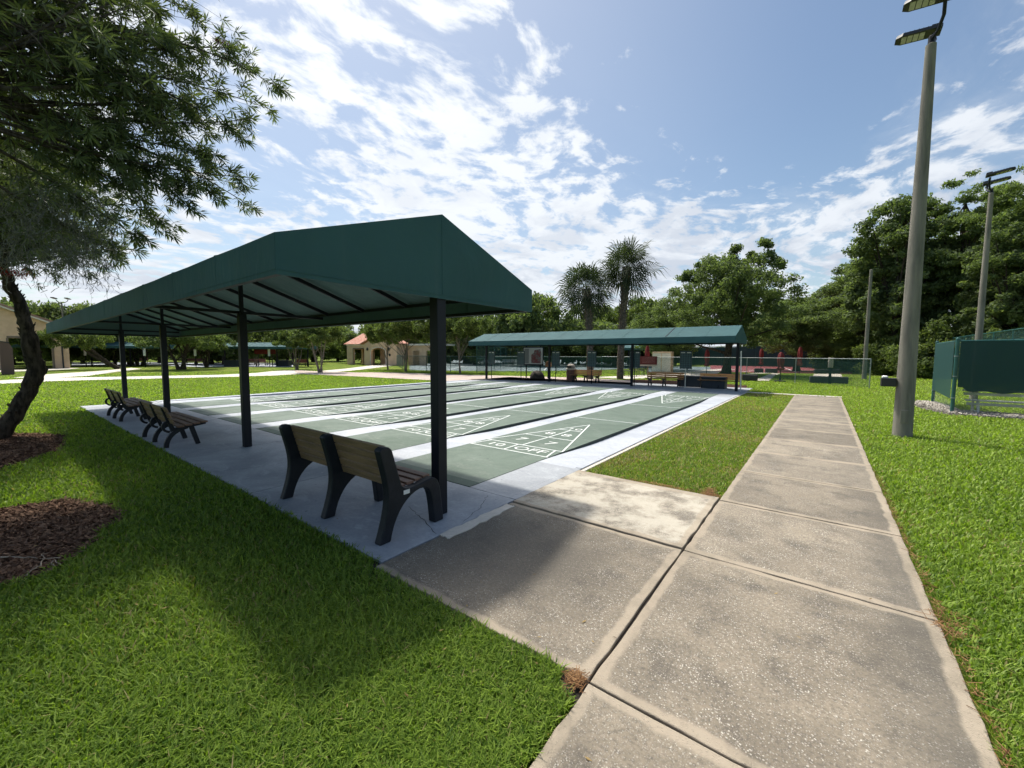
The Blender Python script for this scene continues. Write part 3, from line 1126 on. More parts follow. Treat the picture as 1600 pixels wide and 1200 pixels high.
# ================================================================ canopies
def canopy(x0, x1, yc, posts, label, nraf, ang=0.0, origin=None, simple=False, group='green canopies beside the courts'):
    """gabled awning on one row of posts; x1 is its right end"""
    hw, zb, zt, zr = 1.60, 2.26, 2.55, 3.10
    ox, oy = (origin if origin else ((x0 + x1) / 2, yc))
    root = empty('canopy_shelter', (ox, oy, 0), ang, label, 'canopy', group)
    X0, X1 = x0 - ox, x1 - ox
    yc -= oy
    if origin:
        X0, X1, yc = x0, x1, 0
    xs = [X0 + (X1 - X0) * i / nraf for i in range(nraf + 1)]
    mb = MB()
    prof = [(yc - hw, zb), (yc - hw, zt), (yc, zr), (yc + hw, zt), (yc + hw, zb)]
    sub = [prof[0], prof[1]]
    rings = []
    for i, x in enumerate(xs):
        rings.append([(x, y, z) for y, z in prof])
    vs, fs = [], []
    # cloth sags a little between rafters
    for i, x in enumerate(xs):
        vs += [(x, y, z) for y, z in prof]
        if i < len(xs) - 1:
            xm = (x + xs[i + 1]) / 2
            vs += [(xm, y, z - (.004 if k in (1, 2, 3) else -.002)) for k, (y, z) in enumerate(prof)]
    nr = len(vs) // 5
    for i in range(nr - 1):
        for k in range(4):
            fs.append((i * 5 + k, i * 5 + k + 1, (i + 1) * 5 + k + 1, (i + 1) * 5 + k))
    fs.append((0, 1, 2, 3, 4))
    fs.append(tuple((nr - 1) * 5 + k for k in (4, 3, 2, 1, 0)))
    me = D.meshes.new('fabric_cover')
    me.from_pydata(vs, [], fs)
    me.materials.append(M['fabric'])
    o = D.objects.new('fabric_cover', me)
    link(o, root)
    # sewn seams and the hem tape of the valance
    mb = MB()
    for x in xs[1:-1]:
        for s in (-1, 1):
            mb.beam((x + .09, yc + s * hw, zt + .004), (x + .09, yc + s * .02, zr + .004), .035, .006)
            mb.box((x + .0725, yc + s * (hw + .0015) - .002, zb + .03), (x + .1075, yc + s * (hw + .0015) + .002, zt))
    for s in (-1, 1):
        mb.box((X0, yc + s * (hw + .003) - .0015, zb + .035), (X1, yc + s * (hw + .003) + .0015, zb + .041))
    for x in (X0 - .003, X1 + .003):
        mb.box((x - .0015, yc - hw, zb + .035), (x + .0015, yc + hw, zb + .041))
        mb.box((x - .0017, yc - .012, zb + .045), (x + .0017, yc + .012, zr - .02))
    mb.build('seam', M['fabric'], o)
    md = o.modifiers.new('solid', 'SOLIDIFY')
    md.thickness = .004
    md.offset = 0
    # frame
    mb = MB()
    e = .03
    for (y, z) in ((yc - hw + .04, zb + .03), (yc + hw - .04, zb + .03), (yc - hw + .04, zt - .05), (yc + hw - .04, zt - .05), (yc, zr - .07)):
        mb.beam((X0 + e, y, z), (X1 - e, y, z), .045, .045)
    for x in (X0 + e, X1 - e):
        mb.beam((x, yc - hw + .065, zb + .03), (x, yc + hw - .065, zb + .03), .04, .045)
    mb.build('perimeter_frame', M['metal_dark'], root)
    for i, x in enumerate(xs):
        x = min(max(x, X0 + .035), X1 - .035)
        if simple and i % 3:
            continue
        mb = MB()
        for s in (-1, 1):
            mb.beam((x, yc + s * (hw - .04), zt - .045), (x, yc + s * .024, zr - .065), .04, .06)
        mb.build('rafter', M['metal_dark'], root)
    for x in posts:
        x = x - ox if not origin else x
        mb = MB()
        mb.box((x - .06, yc - .06, 0), (x + .06, yc + .06, 2.40))
        p = mb.build('post', M['metal_dark'], root, bevel=.006)
        mb = MB()
        mb.box((x - .028, yc - .028, 2.402), (x + .028, yc + .028, 3.01))
        mb.build('king_post', M['metal_dark'], p)
        mb = MB()
        mb.beam((x - .083, yc - hw + .07, 2.43), (x - .083, yc + hw - .07, 2.43), .04, .05)
        mb.build('tie_beam', M['metal_dark'], p)
    return root


near_can = canopy(-18.45, -3.11, 2.92, [-18.28, -13.4, -8.30, -3.19],
                  'large dark green gabled canopy over the wooden benches in the foreground', 12)
far_can = canopy(-18.95, -3.05, 21.68, [-18.75, -13.56, -8.26, -3.18],
                 'long green canopy at the far end of the shuffleboard lanes', 12)
# fold of spare cloth on the far canopy roof
mb = MB()
mb.beam((-6.05 - (-11.0), -1.56 , 2.575), (-6.05 - (-11.0), -.03, 3.10), .05, .012)
mb.build('roof_seam', M['metal_dark'], far_can)
# thin pale downpipe by the far right post
tag_o = MB()
tag_o.tube([(-2.98, 21.55, 0), (-3.02, 21.5, 1.9)], .025, 8)
tag(tag_o.build('pale_rod', M['white'], smooth=True), 'thin white rod leaning against the right post of the far canopy', 'rod')


# ================================================================ benches
def strip_poly(pts, w):
    L, Rr = [], []
    n = len(pts)
    for i, p in enumerate(pts):
        a = pts[max(0, i - 1)]
        b = pts[min(n - 1, i + 1)]
        dx, dy = b[0] - a[0], b[1] - a[1]
        ln = math.hypot(dx, dy)
        ww = w[i] if hasattr(w, '__len__') else w
        L.append((p[0] - dy / ln * ww / 2, p[1] + dx / ln * ww / 2))
        Rr.append((p[0] + dy / ln * ww / 2, p[1] - dx / ln * ww / 2))
    return L + Rr[::-1]


def bez(P, n=10):
    out = []
    for i in range(n + 1):
        t = i / n
        a = [Vector(p) for p in P]
        while len(a) > 1:
            a = [a[k] * (1 - t) + a[k + 1] * t for k in range(len(a) - 1)]
        out.append((a[0].x, a[0].y))
    return out


def bench_modern(loc, label):
    """wide moulded side frames, origin at the middle, facing +Y"""
    root = empty('park_bench', loc, 0, label, 'bench', 'benches under the near canopy')
    arch = bez([(.12, 0), (.17, .24), (.30, .375), (.46, .40)], 9) + bez([(.46, .40), (.59, .405), (.605, .36), (.64, 0)], 8)[1:]
    outer = bez([(.765, 0), (.73, .30), (.725, .40), (.70, .455), (.62, .475)], 7) + bez([(.62, .475), (.46, .455), (.33, .41), (.265, .45), (.245, .50)], 8)[1:] + \
        [(.155, .82)] + bez([(.155, .82), (.14, .88), (.08, .885), (.03, .88), (.015, .845)], 6)[1:] + bez([(.015, .845), (.09, .55), (.13, .44), (.11, .30), (0, 0)], 10)[1:-1]
    poly = arch + outer + [(0, 0)]
    for x in (-.94, -.01, .94):
        mb = MB()
        mb.extrude(poly, 'x', x - .045, x + .045)
        fr = mb.build('side_frame', M['cast'], root, bevel=.012, seg=2)
        if x > .5:
            mb = MB()
            mb.box((x + .0455, .265, .395), (x + .047, .335, .435))
            mb.build('sticker', M['white'], fr)
    for k in range(4):
        y = .275 + k * .1
        z = .425 + k * .010
        mb = MB()
        mb.box((-.89, y, z), (.89, y + .088, z + .03))
        mb.build('seat_slat', M['wood_red'], root, bevel=.005)
    for k in range(5):
        z = .455 + k * .083
        y = .225 - k * .083 * .27
        mb = MB()
        mb.beam((-.89, y, z + .04), (.89, y, z + .04), .03, .076, up=(0, -.27, 1))
        mb.build('back_slat', M['wood'], root, bevel=.005)
    return root


bench_modern((-4.02, 2.07, 0), 'nearest bench with thick black moulded frames and tan plank back')


def bench_curved(loc, rz, label, group, wood, n=3, first=None, backgaps=False):
    root = empty('slatted_bench', loc, rz, label, 'bench', group)
    for x in (-.78, 0, .78):
        mb = MB()
        mb.extrude(strip_poly(bez([(.04, 0), (.05, .22), (.20, .31), (.36, .345)], 9), .07), 'x', x - .03, x + .03)
        mb.extrude(strip_poly([(.12, .315), (.36, .345), (.64, .385)], .045), 'x', x - .029, x + .029)
        mb.extrude(strip_poly([(.42, .34), (.51, 0)], .07), 'x', x - .031, x + .031)
        mb.extrude(strip_poly([(.145, .33), (.075, .52), (.01, .73)], [.06, .05, .035]), 'x', x - .028, x + .028)
        mb.extrude(strip_poly(bez([(.10, .47), (-.03, .47), (-.02, .30), (.10, .28)], 9), .04), 'x', x - .027, x + .027)
        mb.build('side_frame', M['cast'], root, bevel=.004)
    for k in range(4):
        y = .17 + k * .118
        mb = MB()
        mb.box((-.98, y, .372 + k * .014), (.98, y + .10, .40 + k * .014))
        mb.build('seat_slat', wood[0], root, bevel=.004)
    m_ = 3
    for k in range(m_):
        z = .44 + k * .105
        y = .135 - (z - .36) * .34
        mb = MB()
        mb.beam((-.98, y, z + .045), (.98, y, z + .045), .026, .09, up=(0, -.34, 1))
        mb.build('back_slat', wood[1], root, bevel=.004)
    return root


W1 = (M['wood_red'], M['wood'])
bench_curved((-10.08, 1.94, 0), 0, 'middle bench with looped black legs in front of the second canopy post', 'looped leg benches under the near canopy', W1)
bench_curved((-14.55, 2.05, 0), 0, 'farthest bench with looped black legs at the left end of the near canopy', 'looped leg benches under the near canopy', W1)
W2 = (M['wood_far'], M['wood_far'])
g_ = 'orange wooden benches under the far canopy'
bench_curved((-11.75, 23.35, 0), math.pi, 'orange wooden bench next to the round trash can', g_, W2)
bench_curved((-6.85, 23.05, 0), math.pi, 'orange wooden bench in front of the right palm and red board', g_, W2)
bench_curved((-4.15, 23.25, 0), math.pi, 'orange wooden bench beside the far canopy right post', g_, W2)


# ================================================================ lamp poles
def lamp_pole(loc, rz, label, h=7.95, heads=True, box=False, r0=.165, r1=.083, group='concrete light poles'):
    root = empty('lamp_pole', loc, rz, label, 'lamp pole', group)
    mb = MB()
    mb.lathe([(r0 + .01, -.05), (r0, .02)] + [(r0 + (r1 - r0) * t / 12, h * t / 12) for t in range(1, 13)] + [(r1 * .5, h + .03)], 28)
    mb.build('shaft', M['pole'], root, smooth=True)
    mb = MB()
    mb.box((-.07, -r0 - .004, .28), (.07, -r0 + .05, .56))
    mb.build('hand_hole_cover', M['pole'], root, bevel=.012)
    if heads:
        mb = MB()
        mb.lathe([(.055, h), (.05, h + .16), (.03, h + .18)], 16)
        mb.build('top_tenon', M['metal_dark'], root, smooth=True)
        for s, dz in ((-1, .05), (1, 0)):
            mb = MB()
            mb.tube([(0, 0, h + .10), (.06, s * .20, h + .14), (.10, s * .40, h + .28), (.09, s * .50, h + .47)], .03, 8)
            mb.build('bracket_arm', M['metal_dark'], root, smooth=True)
            mb = MB()
            rot = Matrix.Rotation(R(6), 3, 'Y')
            at = (.09, s * .55, h + .55)
            pr = [(.12, -.165), (.12, .165), (-.50, .165), (-.60, .10), (-.60, -.10), (-.50, -.165)]
            vs = [(x, y, -.035) for x, y in pr] + [(x * .97, y * .93, .035) for x, y in pr]
            n = len(pr)
            fs = [tuple(range(n))[::-1], tuple(range(n, 2 * n))] + [(i, (i + 1) % n, n + (i + 1) % n, n + i) for i in range(n)]
            vs = [tuple(rot @ Vector(v) + Vector(at)) for v in vs]
            mb.add(vs, fs)
            mb.box((-.05, -.10, .035), (.10, .10, .085), rot=rot, at=at)
            for k in range(6):
                mb.box((-.46 + k * .07, -.13, .034), (-.45 + k * .07, .13, .06), rot=rot, at=at)
            hd = mb.build('lamp_head', M['black'], root, bevel=.006)
            mb = MB()
            for k in range(4):
                mb.box((-.50 + k * .095, -.12, -.043), (-.42 + k * .095, .12, -.034), rot=rot, at=at)
            mb.build('led_lens', M['led'], hd)
    if box:
        mb = MB()
        mb.box((-.40, -.10, 1.04), (-.155, .10, 1.22))
        bx = mb.build('control_box', M['black'], root, bevel=.01)
        mb = MB()
        mb.lathe([(.05, 0), (.055, .03), (.03, .05)], 14, at=(-.34, 0, 1.222))
        mb.build('sensor_cap', M['white'], bx, smooth=True)
    return root


lamp_pole((1.44, 12.0, 0), 0, 'tall tapering concrete pole with two black LED floodlights right of the sidewalk', box=True)
lamp_pole((4.86, 24.0, 0), R(172), 'concrete pole with twin floodlights behind the green screened fence on the right', r0=.12, r1=.07)
lamp_pole((2.5, 39.6, 0), 0, 'bare concrete pole without lamps beyond the low fence', heads=False, h=7.9, r0=.145, r1=.085)
lamp_pole((2.9, 58.3, 0), 0, 'thinnest and farthest bare pole in front of the woods', heads=False, h=8.0, r0=.13, r1=.09)
lamp_pole((*gp(104, 575), 0), R(150), 'small distant twin lamp pole above the beige pavilion roof', h=7.0, r0=.10, r1=.06)

# ================================================================ trees
def crown_geo(seed, clumps, leaves, env, size, clump_r, flat=0.75, hang=0.0, aspect=1.9):
    """leaf faces spread over clumps; env(rng) -> clump centre; returns V, F, var"""
    g = np.random.default_rng(seed)
    cs = np.array([env(g) for _ in range(clumps)])
    cr = g.uniform(*clump_r, clumps)
    cvar = g.uniform(-.22, .22, clumps)
    idx = g.choice(clumps, leaves, p=cr ** 2 / (cr ** 2).sum())
    d = g.normal(size=(leaves, 3))
    d /= np.linalg.norm(d, axis=1)[:, None]
    rad = cr[idx] * (g.uniform(0, 1, leaves) ** .45) * g.uniform(.75, 1.2, leaves)
    p = cs[idx] + d * rad[:, None] * np.array([1, 1, flat])
    nrm = d + g.normal(size=(leaves, 3)) * .9 + np.array([0, 0, .35])
    nrm /= np.linalg.norm(nrm, axis=1)[:, None]
    t = g.normal(size=(leaves, 3))
    t[:, 2] -= hang
    t -= nrm * (t * nrm).sum(1)[:, None]
    t /= np.linalg.norm(t, axis=1)[:, None]
    s = np.cross(nrm, t)
    L = g.uniform(*size, leaves)[:, None]
    W = L / aspect
    bend = nrm * L * .15
    V = np.stack([p - t * L * .5, p + s * W * .5 - bend * .4, p + t * L * .5 - bend, p - s * W * .5 - bend * .4], 1).reshape(-1, 3)
    F = np.arange(4 * leaves).reshape(-1, 4)
    var = np.clip(.42 + cvar[idx] + g.normal(0, .2, leaves), 0, 1)
    return V, F, np.repeat(var, 4), cs


def limbs(mb, base, top, cs, r0, n=10, seed=0, lean=0.15):
    """tapered trunk with limbs that reach into some clumps"""
    rr = random.Random(seed)
    base, top = Vector(base), Vector(top)
    pts = []
    for k in range(7):
        t = k / 6
        p = base.lerp(top, t) + Vector((rr.uniform(-1, 1), rr.uniform(-1, 1), 0)) * lean * t * (1 - t * .3)
        pts.append(p)
    rad = [r0 * (1.35 if k == 0 else 1.0 - .62 * k / 6) for k in range(7)]
    mb.tube(pts, rad, 10)
    for i in rr.sample(range(len(cs)), min(n, len(cs))):
        q = Vector(cs[i])
        k = rr.randint(2, 6)
        a = pts[k]
        mid = a.lerp(q, .5) + Vector((rr.uniform(-.2, .2), rr.uniform(-.2, .2), rr.uniform(-.1, .35)))
        r = rad[k] * .5
        mb.tube([a, a.lerp(mid, .5) + Vector((0, 0, .05)), mid, mid.lerp(q, .6), q], [r, r * .8, r * .55, r * .35, r * .12], 6)


def ell_env(c, r, bottom=-1.0, surf=.55):
    def f(g):
        while True:
            d = g.normal(size=3)
            d /= np.linalg.norm(d)
            k = g.uniform(0, 1) ** (1 - surf)
            p = d * k
            if p[2] > bottom:
                return np.array(c) + p * np.array(r)
    return f


def tree(name, label, cat, group, loc, env, clumps, leaves, size, clump_r, leafmat, barkmat, trunk_top, r0, seed,
         nlimb=12, flat=.75, hang=0, rz=0, scale=1, trunks=None, aspect=1.9):
    root = empty(name, loc, rz, label, cat, group)
    V, F, var, cs = crown_geo(seed, clumps, leaves, env, size, clump_r, flat, hang, aspect)
    np_mesh('crown', V, F, leafmat, root, var)
    mb = MB()
    if trunks:
        for i, (b, t_) in enumerate(trunks):
            limbs(mb, b, t_, cs, r0, max(3, nlimb // len(trunks)), seed + i)
    else:
        limbs(mb, (0, 0, -.05), trunk_top, cs, r0, nlimb, seed)
    mb.build('trunk', barkmat, root, smooth=True)
    root.scale = (scale,) * 3
    return root


def again(src, loc, rz, scale, label, cat=None, group=None):
    c = copy_tree(src)
    c.location = loc
    c.rotation_euler = (0, 0, rz)
    c.scale = scale if hasattr(scale, '__len__') else (scale,) * 3
    tag(c, label, cat, group)
    return c


# oaks right of the palms
oak = tree('oak_tree', 'broad oak with a tall spiky top rising behind the right end of the far canopy', 'tree', 'oaks by the far canopy',
           (-6.78, 40.3, 0), ell_env((0, 0, 6.0), (5.2, 5.0, 4.6), -.72), 240, 48000, (.14, .30), (.35, 1.0), M['leaf_oak'], M['bark_dark'],
           (.3, .2, 5.5), .36, 11, 22)
oak2 = again(oak, (-13.2, 45.5, 0), 2.1, (.85, .85, .72), 'lower rounded oak between the palms and the tall oak', 'tree', 'oaks by the far canopy')
oak3 = again(oak, (-2.2, 54.0, 0), 4.0, (.9, .9, .72), 'dark oak behind the red umbrellas', 'tree', 'oaks by the far canopy')
mb = None

# a spray of thin upper branches on the tall oak
extra = []


def small_env(cs_list):
    def f(g):
        c = cs_list[g.integers(len(cs_list))]
        return np.array(c) + g.normal(size=3) * .35
    return f


V_, F_, va_, cs_ = crown_geo(91, 40, 6500, small_env([(0, .5, 10.2), (.3, .2, 11.1), (1.6, 0, 9.9), (2.6, -.2, 10.5), (-2.0, .2, 9.6), (3.4, -.3, 9.2), (-3.6, .3, 8.6), (.2, 0, 9.4)]),
                             (.16, .32), (.3, .6))
np_mesh('crown_top', V_, F_, M['leaf_oak'], oak, va_)

# multi-stemmed crape myrtles and light trees in the middle distance
myr = tree('crape_myrtle', 'light green crape myrtle with several thin pale stems by the paver path', 'tree', 'light trees along the paver walk',
           (*gp(500, 582), 0), ell_env((0, 0, 3.45), (2.3, 2.3, 1.45), -.5), 90, 17000, (.12, .24), (.22, .5), M['leaf_light'], M['bark_pale'],
           None, .075, 21, 12, trunks=[((0, 0, 0), (.7, .3, 2.8)), ((.1, .1, 0), (-.6, .5, 2.9)), ((-.1, 0, 0), (.1, -.7, 2.9)), ((0, -.1, 0), (-.9, -.3, 2.6))])
again(myr, (*gp(464, 577), 0), 1.0, (.95, .95, .88), 'yellow green crape myrtle left of the multi-stemmed one on the path', 'tree', 'light trees along the paver walk')
ltree = tree('shade_tree', 'green shade tree with slim trunk left of the nearest canopy post', 'tree', 'light trees along the paver walk',
             (*gp(634, 580), 0), ell_env((0, 0, 4.0), (3.2, 3.2, 1.8), -.45), 130, 25000, (.13, .25), (.25, .62), M['leaf_light'], M['bark_pale'],
             (.2, .1, 3.0), .11, 23, 16)
again(ltree, (*gp(676, 582), 0), 2.0, (1.0, 1.0, 1.02), 'green shade tree directly behind the nearest canopy post', 'tree', 'light trees along the paver walk')
again(ltree, (*gp(719, 583), 0), 3.7, (.78, .78, 1.0), 'green shade tree just left of the far canopy end', 'tree', 'light trees along the paver walk')
again(ltree, (*gp(606, 577), 0), 5.0, (.75, .75, .95), 'green shade tree partly hiding the red tiled pavilion', 'tree', 'light trees along the paver walk')

lowoak = tree('live_oak', 'wide low dark oak seen between the left canopy posts', 'tree', 'oaks on the left lawn', (*gp(284, 577), 0),
              ell_env((0, 0, 3.2), (4.3, 4.3, 1.9), -.35), 130, 27000, (.14, .27), (.3, .75), M['leaf_oak'], M['bark_dark'], None, .17, 31, 18,
              trunks=[((0, 0, 0), (1.2, .4, 2.8)), ((-.4, .3, 0), (-1.2, .6, 2.6)), ((.2, -.3, 0), (.3, -1.2, 2.6))])
again(lowoak, (*gp(222, 571), 0), 1.9, (.8, .8, .92), 'dark oak left of the wide low one beyond the lawn', 'tree', 'oaks on the left lawn')
again(lowoak, (*gp(322, 573.5), 0), 3.9, (.7, .7, .88), 'small dark oak by the left end of the distant canopy', 'tree', 'oaks on the left lawn')
lean = tree('leaning_tree', 'small tree with a steeply leaning trunk beside the beige pavilion', 'tree', 'oaks on the left lawn', (*gp(186, 576.3), 0),
            ell_env((0, 0, 0), (2.6, 3.4, 1.25), -.8), 60, 13000, (.14, .28), (.35, .75), M['leaf_light'], M['bark_dark'], (0, 0, .5), .05, 33, 8)
for ch in lean.children:
    if ch.name.startswith('crown'):
        ch.location = (0, -2.9, 3.2)
        ch.scale = (.85, .85, .9)
    else:
        D.objects.remove(ch)
mb = MB()
for s in (0, .5):
    mb.tube([(0, 0, 0), (0, -.9 + s * .2, .6 + s * .1), (0, -2.0, 1.5 + s), (0, -2.9 + s, 2.6 + s)], [.22, .17, .13, .07], 8)
mb.build('trunk', M['bark_dark'], lean, smooth=True)

# tree belt behind everything: three kinds, many individuals
fw_cyp = tree('cypress_tree', 'tall feathery tree standing highest behind the right light pole', 'tree', 'tall trees of the woods on the right',
              (12.5, 47, 0), ell_env((0, 0, 9.4), (3.7, 3.7, 7.4), -1), 290, 46000, (.16, .36), (.35, 1.0), M['leaf_cypress'], M['bark'],
              (.2, 0, 14.2), .30, 41, 40, flat=.38, aspect=2.6)
fw_dark = tree('broadleaf_tree', 'tall dark glossy tree at the left front of the right woods', 'tree', 'tall trees of the woods on the right',
               (4.9, 50, 0), ell_env((0, 0, 8.8), (3.7, 3.7, 7.4), -.9), 260, 46000, (.18, .38), (.35, .95), M['leaf_oak'], M['bark_dark'],
               (.3, 0, 14.5), .32, 43, 50)
GW = 'tall trees of the woods on the right'
again(fw_cyp, (16.5, 44, 0), 1.2, (1.0, 1.0, .97), 'feathery tall tree at the right frame edge behind the screens', 'tree', GW)
again(fw_cyp, (9.0, 50, 0), 2.7, (.95, .95, 1.0), 'feathery tall tree immediately right of the nearest light pole', 'tree', GW)
again(fw_dark, (7.0, 62, 0), 3.0, (1.2, 1.2, 1.05), 'dark tall tree filling in behind the nearest light pole', 'tree', GW)
again(fw_dark, (3.4, 60, 0), 4.5, (1.05, 1.05, .80), 'medium dark tree above the bare concrete pole', 'tree', GW)
again(fw_dark, (1.0, 68, 0), 1.4, (1.15, 1.15, .72), 'lower dark tree left of the bare concrete pole', 'tree', GW)
again(fw_cyp, (-2.2, 76, 0), 5.2, (1.35, 1.35, .66), 'feathery tree at the low left end of the right woods', 'tree', GW)
again(fw_dark, (-6.5, 84, 0), 2.2, (1.5, 1.5, .72), 'distant dark tree behind the tall oak on its right', 'tree', GW)
again(fw_dark, (13.5, 56, 0), .7, (1.1, 1.1, 1.0), 'dark tall tree deep in the woods between feathery ones', 'tree', GW)
again(fw_cyp, (20.0, 52, 0), 3.3, (1.1, 1.1, 1.0), 'outermost feathery tree of the right woods', 'tree', GW)
again(fw_cyp, (5.0, 72, 0), 3.9, (1.2, 1.2, .98), 'feathery tree deep behind the dark glossy one', 'tree', GW)
again(fw_dark, (10.6, 44.5, 0), 5.5, (.8, .8, .70), 'shorter dark tree right behind the second twin lamp pole', 'tree', GW)

bush = tree('wild_shrub', 'light green shrub at the foot of the woods beside the tall grass', 'shrub', 'shrubs edging the woods',
            (7.0, 45.0, 0), ell_env((0, 0, 1.6), (3.0, 2.2, 2.4), -.7), 70, 16000, (.16, .32), (.4, .8), M['leaf_light'], M['bark'], (.2, 0, 2.0), .09, 51, 10)
GB = 'shrubs edging the woods'
for i, (x, y, s, sz, lb) in enumerate([
        (10.5, 42.5, 1.0, 1.1, 'light shrub right of the nearest pole under the woods'),
        (14.0, 40.0, 1.1, 1.2, 'shrub with tangled dead branches above the green screen'),
        (18.0, 39.0, 1.1, 1.25, 'rightmost shrub rising above the green screen'),
        (4.6, 50.0, 1.0, 1.0, 'shrub just right of the bare concrete pole base'),
        (1.6, 57.5, 1.1, 1.05, 'shrub between the red court fence and the bare pole'),
        (9.0, 47.5, 1.3, 1.5, 'taller shrub behind the front row of the woods'),
        (13.0, 45.5, 1.2, 1.6, 'taller shrub below the feathery trees'),
        (-1.5, 84, 1.5, 1.2, 'distant shrub behind the green court fence')]):
    again(bush, (x, y, 0), i * 1.3, (s, s, sz), lb, 'shrub', GB)

# bare grey branches in the woods
g = random.Random(8)
for (bx, by, bz, lb) in ((15.0, 38.2, 2.2, 'bare grey dead branches above the green screen at right'), (9.4, 41.8, 2.4, 'bare grey dead branches left of the second twin lamp pole')):
    mb = MB()
    for k in range(16):
        a = g.uniform(-1.2, 1.2)
        L = g.uniform(1.2, 2.8)
        p0 = Vector((bx + g.uniform(-1.2, 1.2), by + g.uniform(-.4, .4), bz - g.uniform(.4, 1.2)))
        d = Vector((math.sin(a), g.uniform(-.3, .3), math.cos(a) * .8)).normalized()
        p1 = p0 + d * L * .5 + Vector((g.uniform(-.2, .2), 0, g.uniform(-.1, .1)))
        p2 = p1 + (d + Vector((g.uniform(-.6, .6), 0, g.uniform(-.3, .3)))).normalized() * L * .5
        mb.tube([p0, p1, p2], [.035, .022, .008], 5)
    tag(mb.build('dead_branches', M['bark_pale'], smooth=True), lb, 'branches', 'dead branches in the woods')

# distant belt
far_t = tree('distant_tree', 'rounded distant tree left of the left palm', 'tree', 'distant trees on the horizon', (-33, 62, 0),
             ell_env((0, 0, 4.2), (5.2, 4.4, 3.4), -.9), 90, 17000, (.26, .55), (.6, 1.5), M['leaf_oak'], M['bark_dark'], (.3, 0, 4), .25, 61, 10)
far_l = tree('distant_tree', 'light rounded distant tree behind the gap between the palms', 'tree', 'distant trees on the horizon', (-25, 70, 0),
             ell_env((0, 0, 4.2), (5.2, 4.4, 3.4), -.9), 90, 17000, (.26, .55), (.6, 1.5), M['leaf_light'], M['bark'], (.3, 0, 4), .25, 62, 10)
GD = 'distant trees on the horizon'
spots = []
for i, u in enumerate([20, 55, 95, 130, 168, 205, 250, 290, 330, 372, 410, 450, 490, 528, 566, 608, 652, 700, 745, 790, 832, 878, 922, 960, 1000]):
    dist = 92 + 14 * math.sin(i * 2.1)
    gx, gy = gp(u, 575)
    L = math.hypot(gx, gy)
    x, y = gx / L * dist, gy / L * dist
    s = 1.15 + .25 * math.sin(i * 1.7)
    h = .95 + .28 * math.sin(i * 2.9 + 1)
    if u > 740:
        h *= 1.25
        x, y = x * .78, y * .78
    again(far_t if i % 3 else far_l, (x, y, 0), i * .9, (s, s, h), 'one of the many low distant trees forming the horizon tree line', 'tree', 'horizon tree line')
for i, (x, y, s, h, lb) in enumerate([(-70, 22, .9, 1.2, 'distant tree rising above the left pavilion roof'), (-74, 11, .8, 1.05, 'distant tree just right of the left pavilion'),
                                      (-60, 44, .9, 1.15, 'tree behind the red tiled pavilion'), (-44, 48, .85, 1.0, 'tree behind the tennis court left end'),
                                      (-66, 30, .8, .95, 'tree behind the distant green canopy')]):
    again(far_t if i % 2 else far_l, (x, y, 0), i * 2.0, (s, s, h), lb, 'tree', GD)
hedge = tree('backdrop_hedge', 'low hedge far behind the tennis court fence', 'hedge', 'hedges at the horizon', (0, 0, 0),
             ell_env((0, 0, 1.4), (7.5, 1.5, 1.5), -.9), 60, 9000, (.26, .5), (.5, 1.0), M['leaf_oak'], M['bark_dark'], (0, 0, 1), .05, 71, 3)
first = True
for i in range(20):
    u = 10 + i * 64
    gx, gy = gp(u, 575)
    L = math.hypot(gx, gy)
    dist = 118 if u < 700 else (75 if u < 1060 else 96)
    x, y = gx / L * dist, gy / L * dist
    rz = math.atan2(y, x) + math.pi / 2
    lb = 'low dark hedge stretch at the foot of the horizon tree line'
    if first:
        hedge.location = (x, y, 0)
        hedge.rotation_euler = (0, 0, rz)
        hedge['label'] = lb
        first = False
    else:
        again(hedge, (x, y, 0), rz, (1, 1, .5 + .1 * math.sin(i)) if u < 700 else (1, 1, 1.2), lb, 'hedge', 'hedges at the horizon')


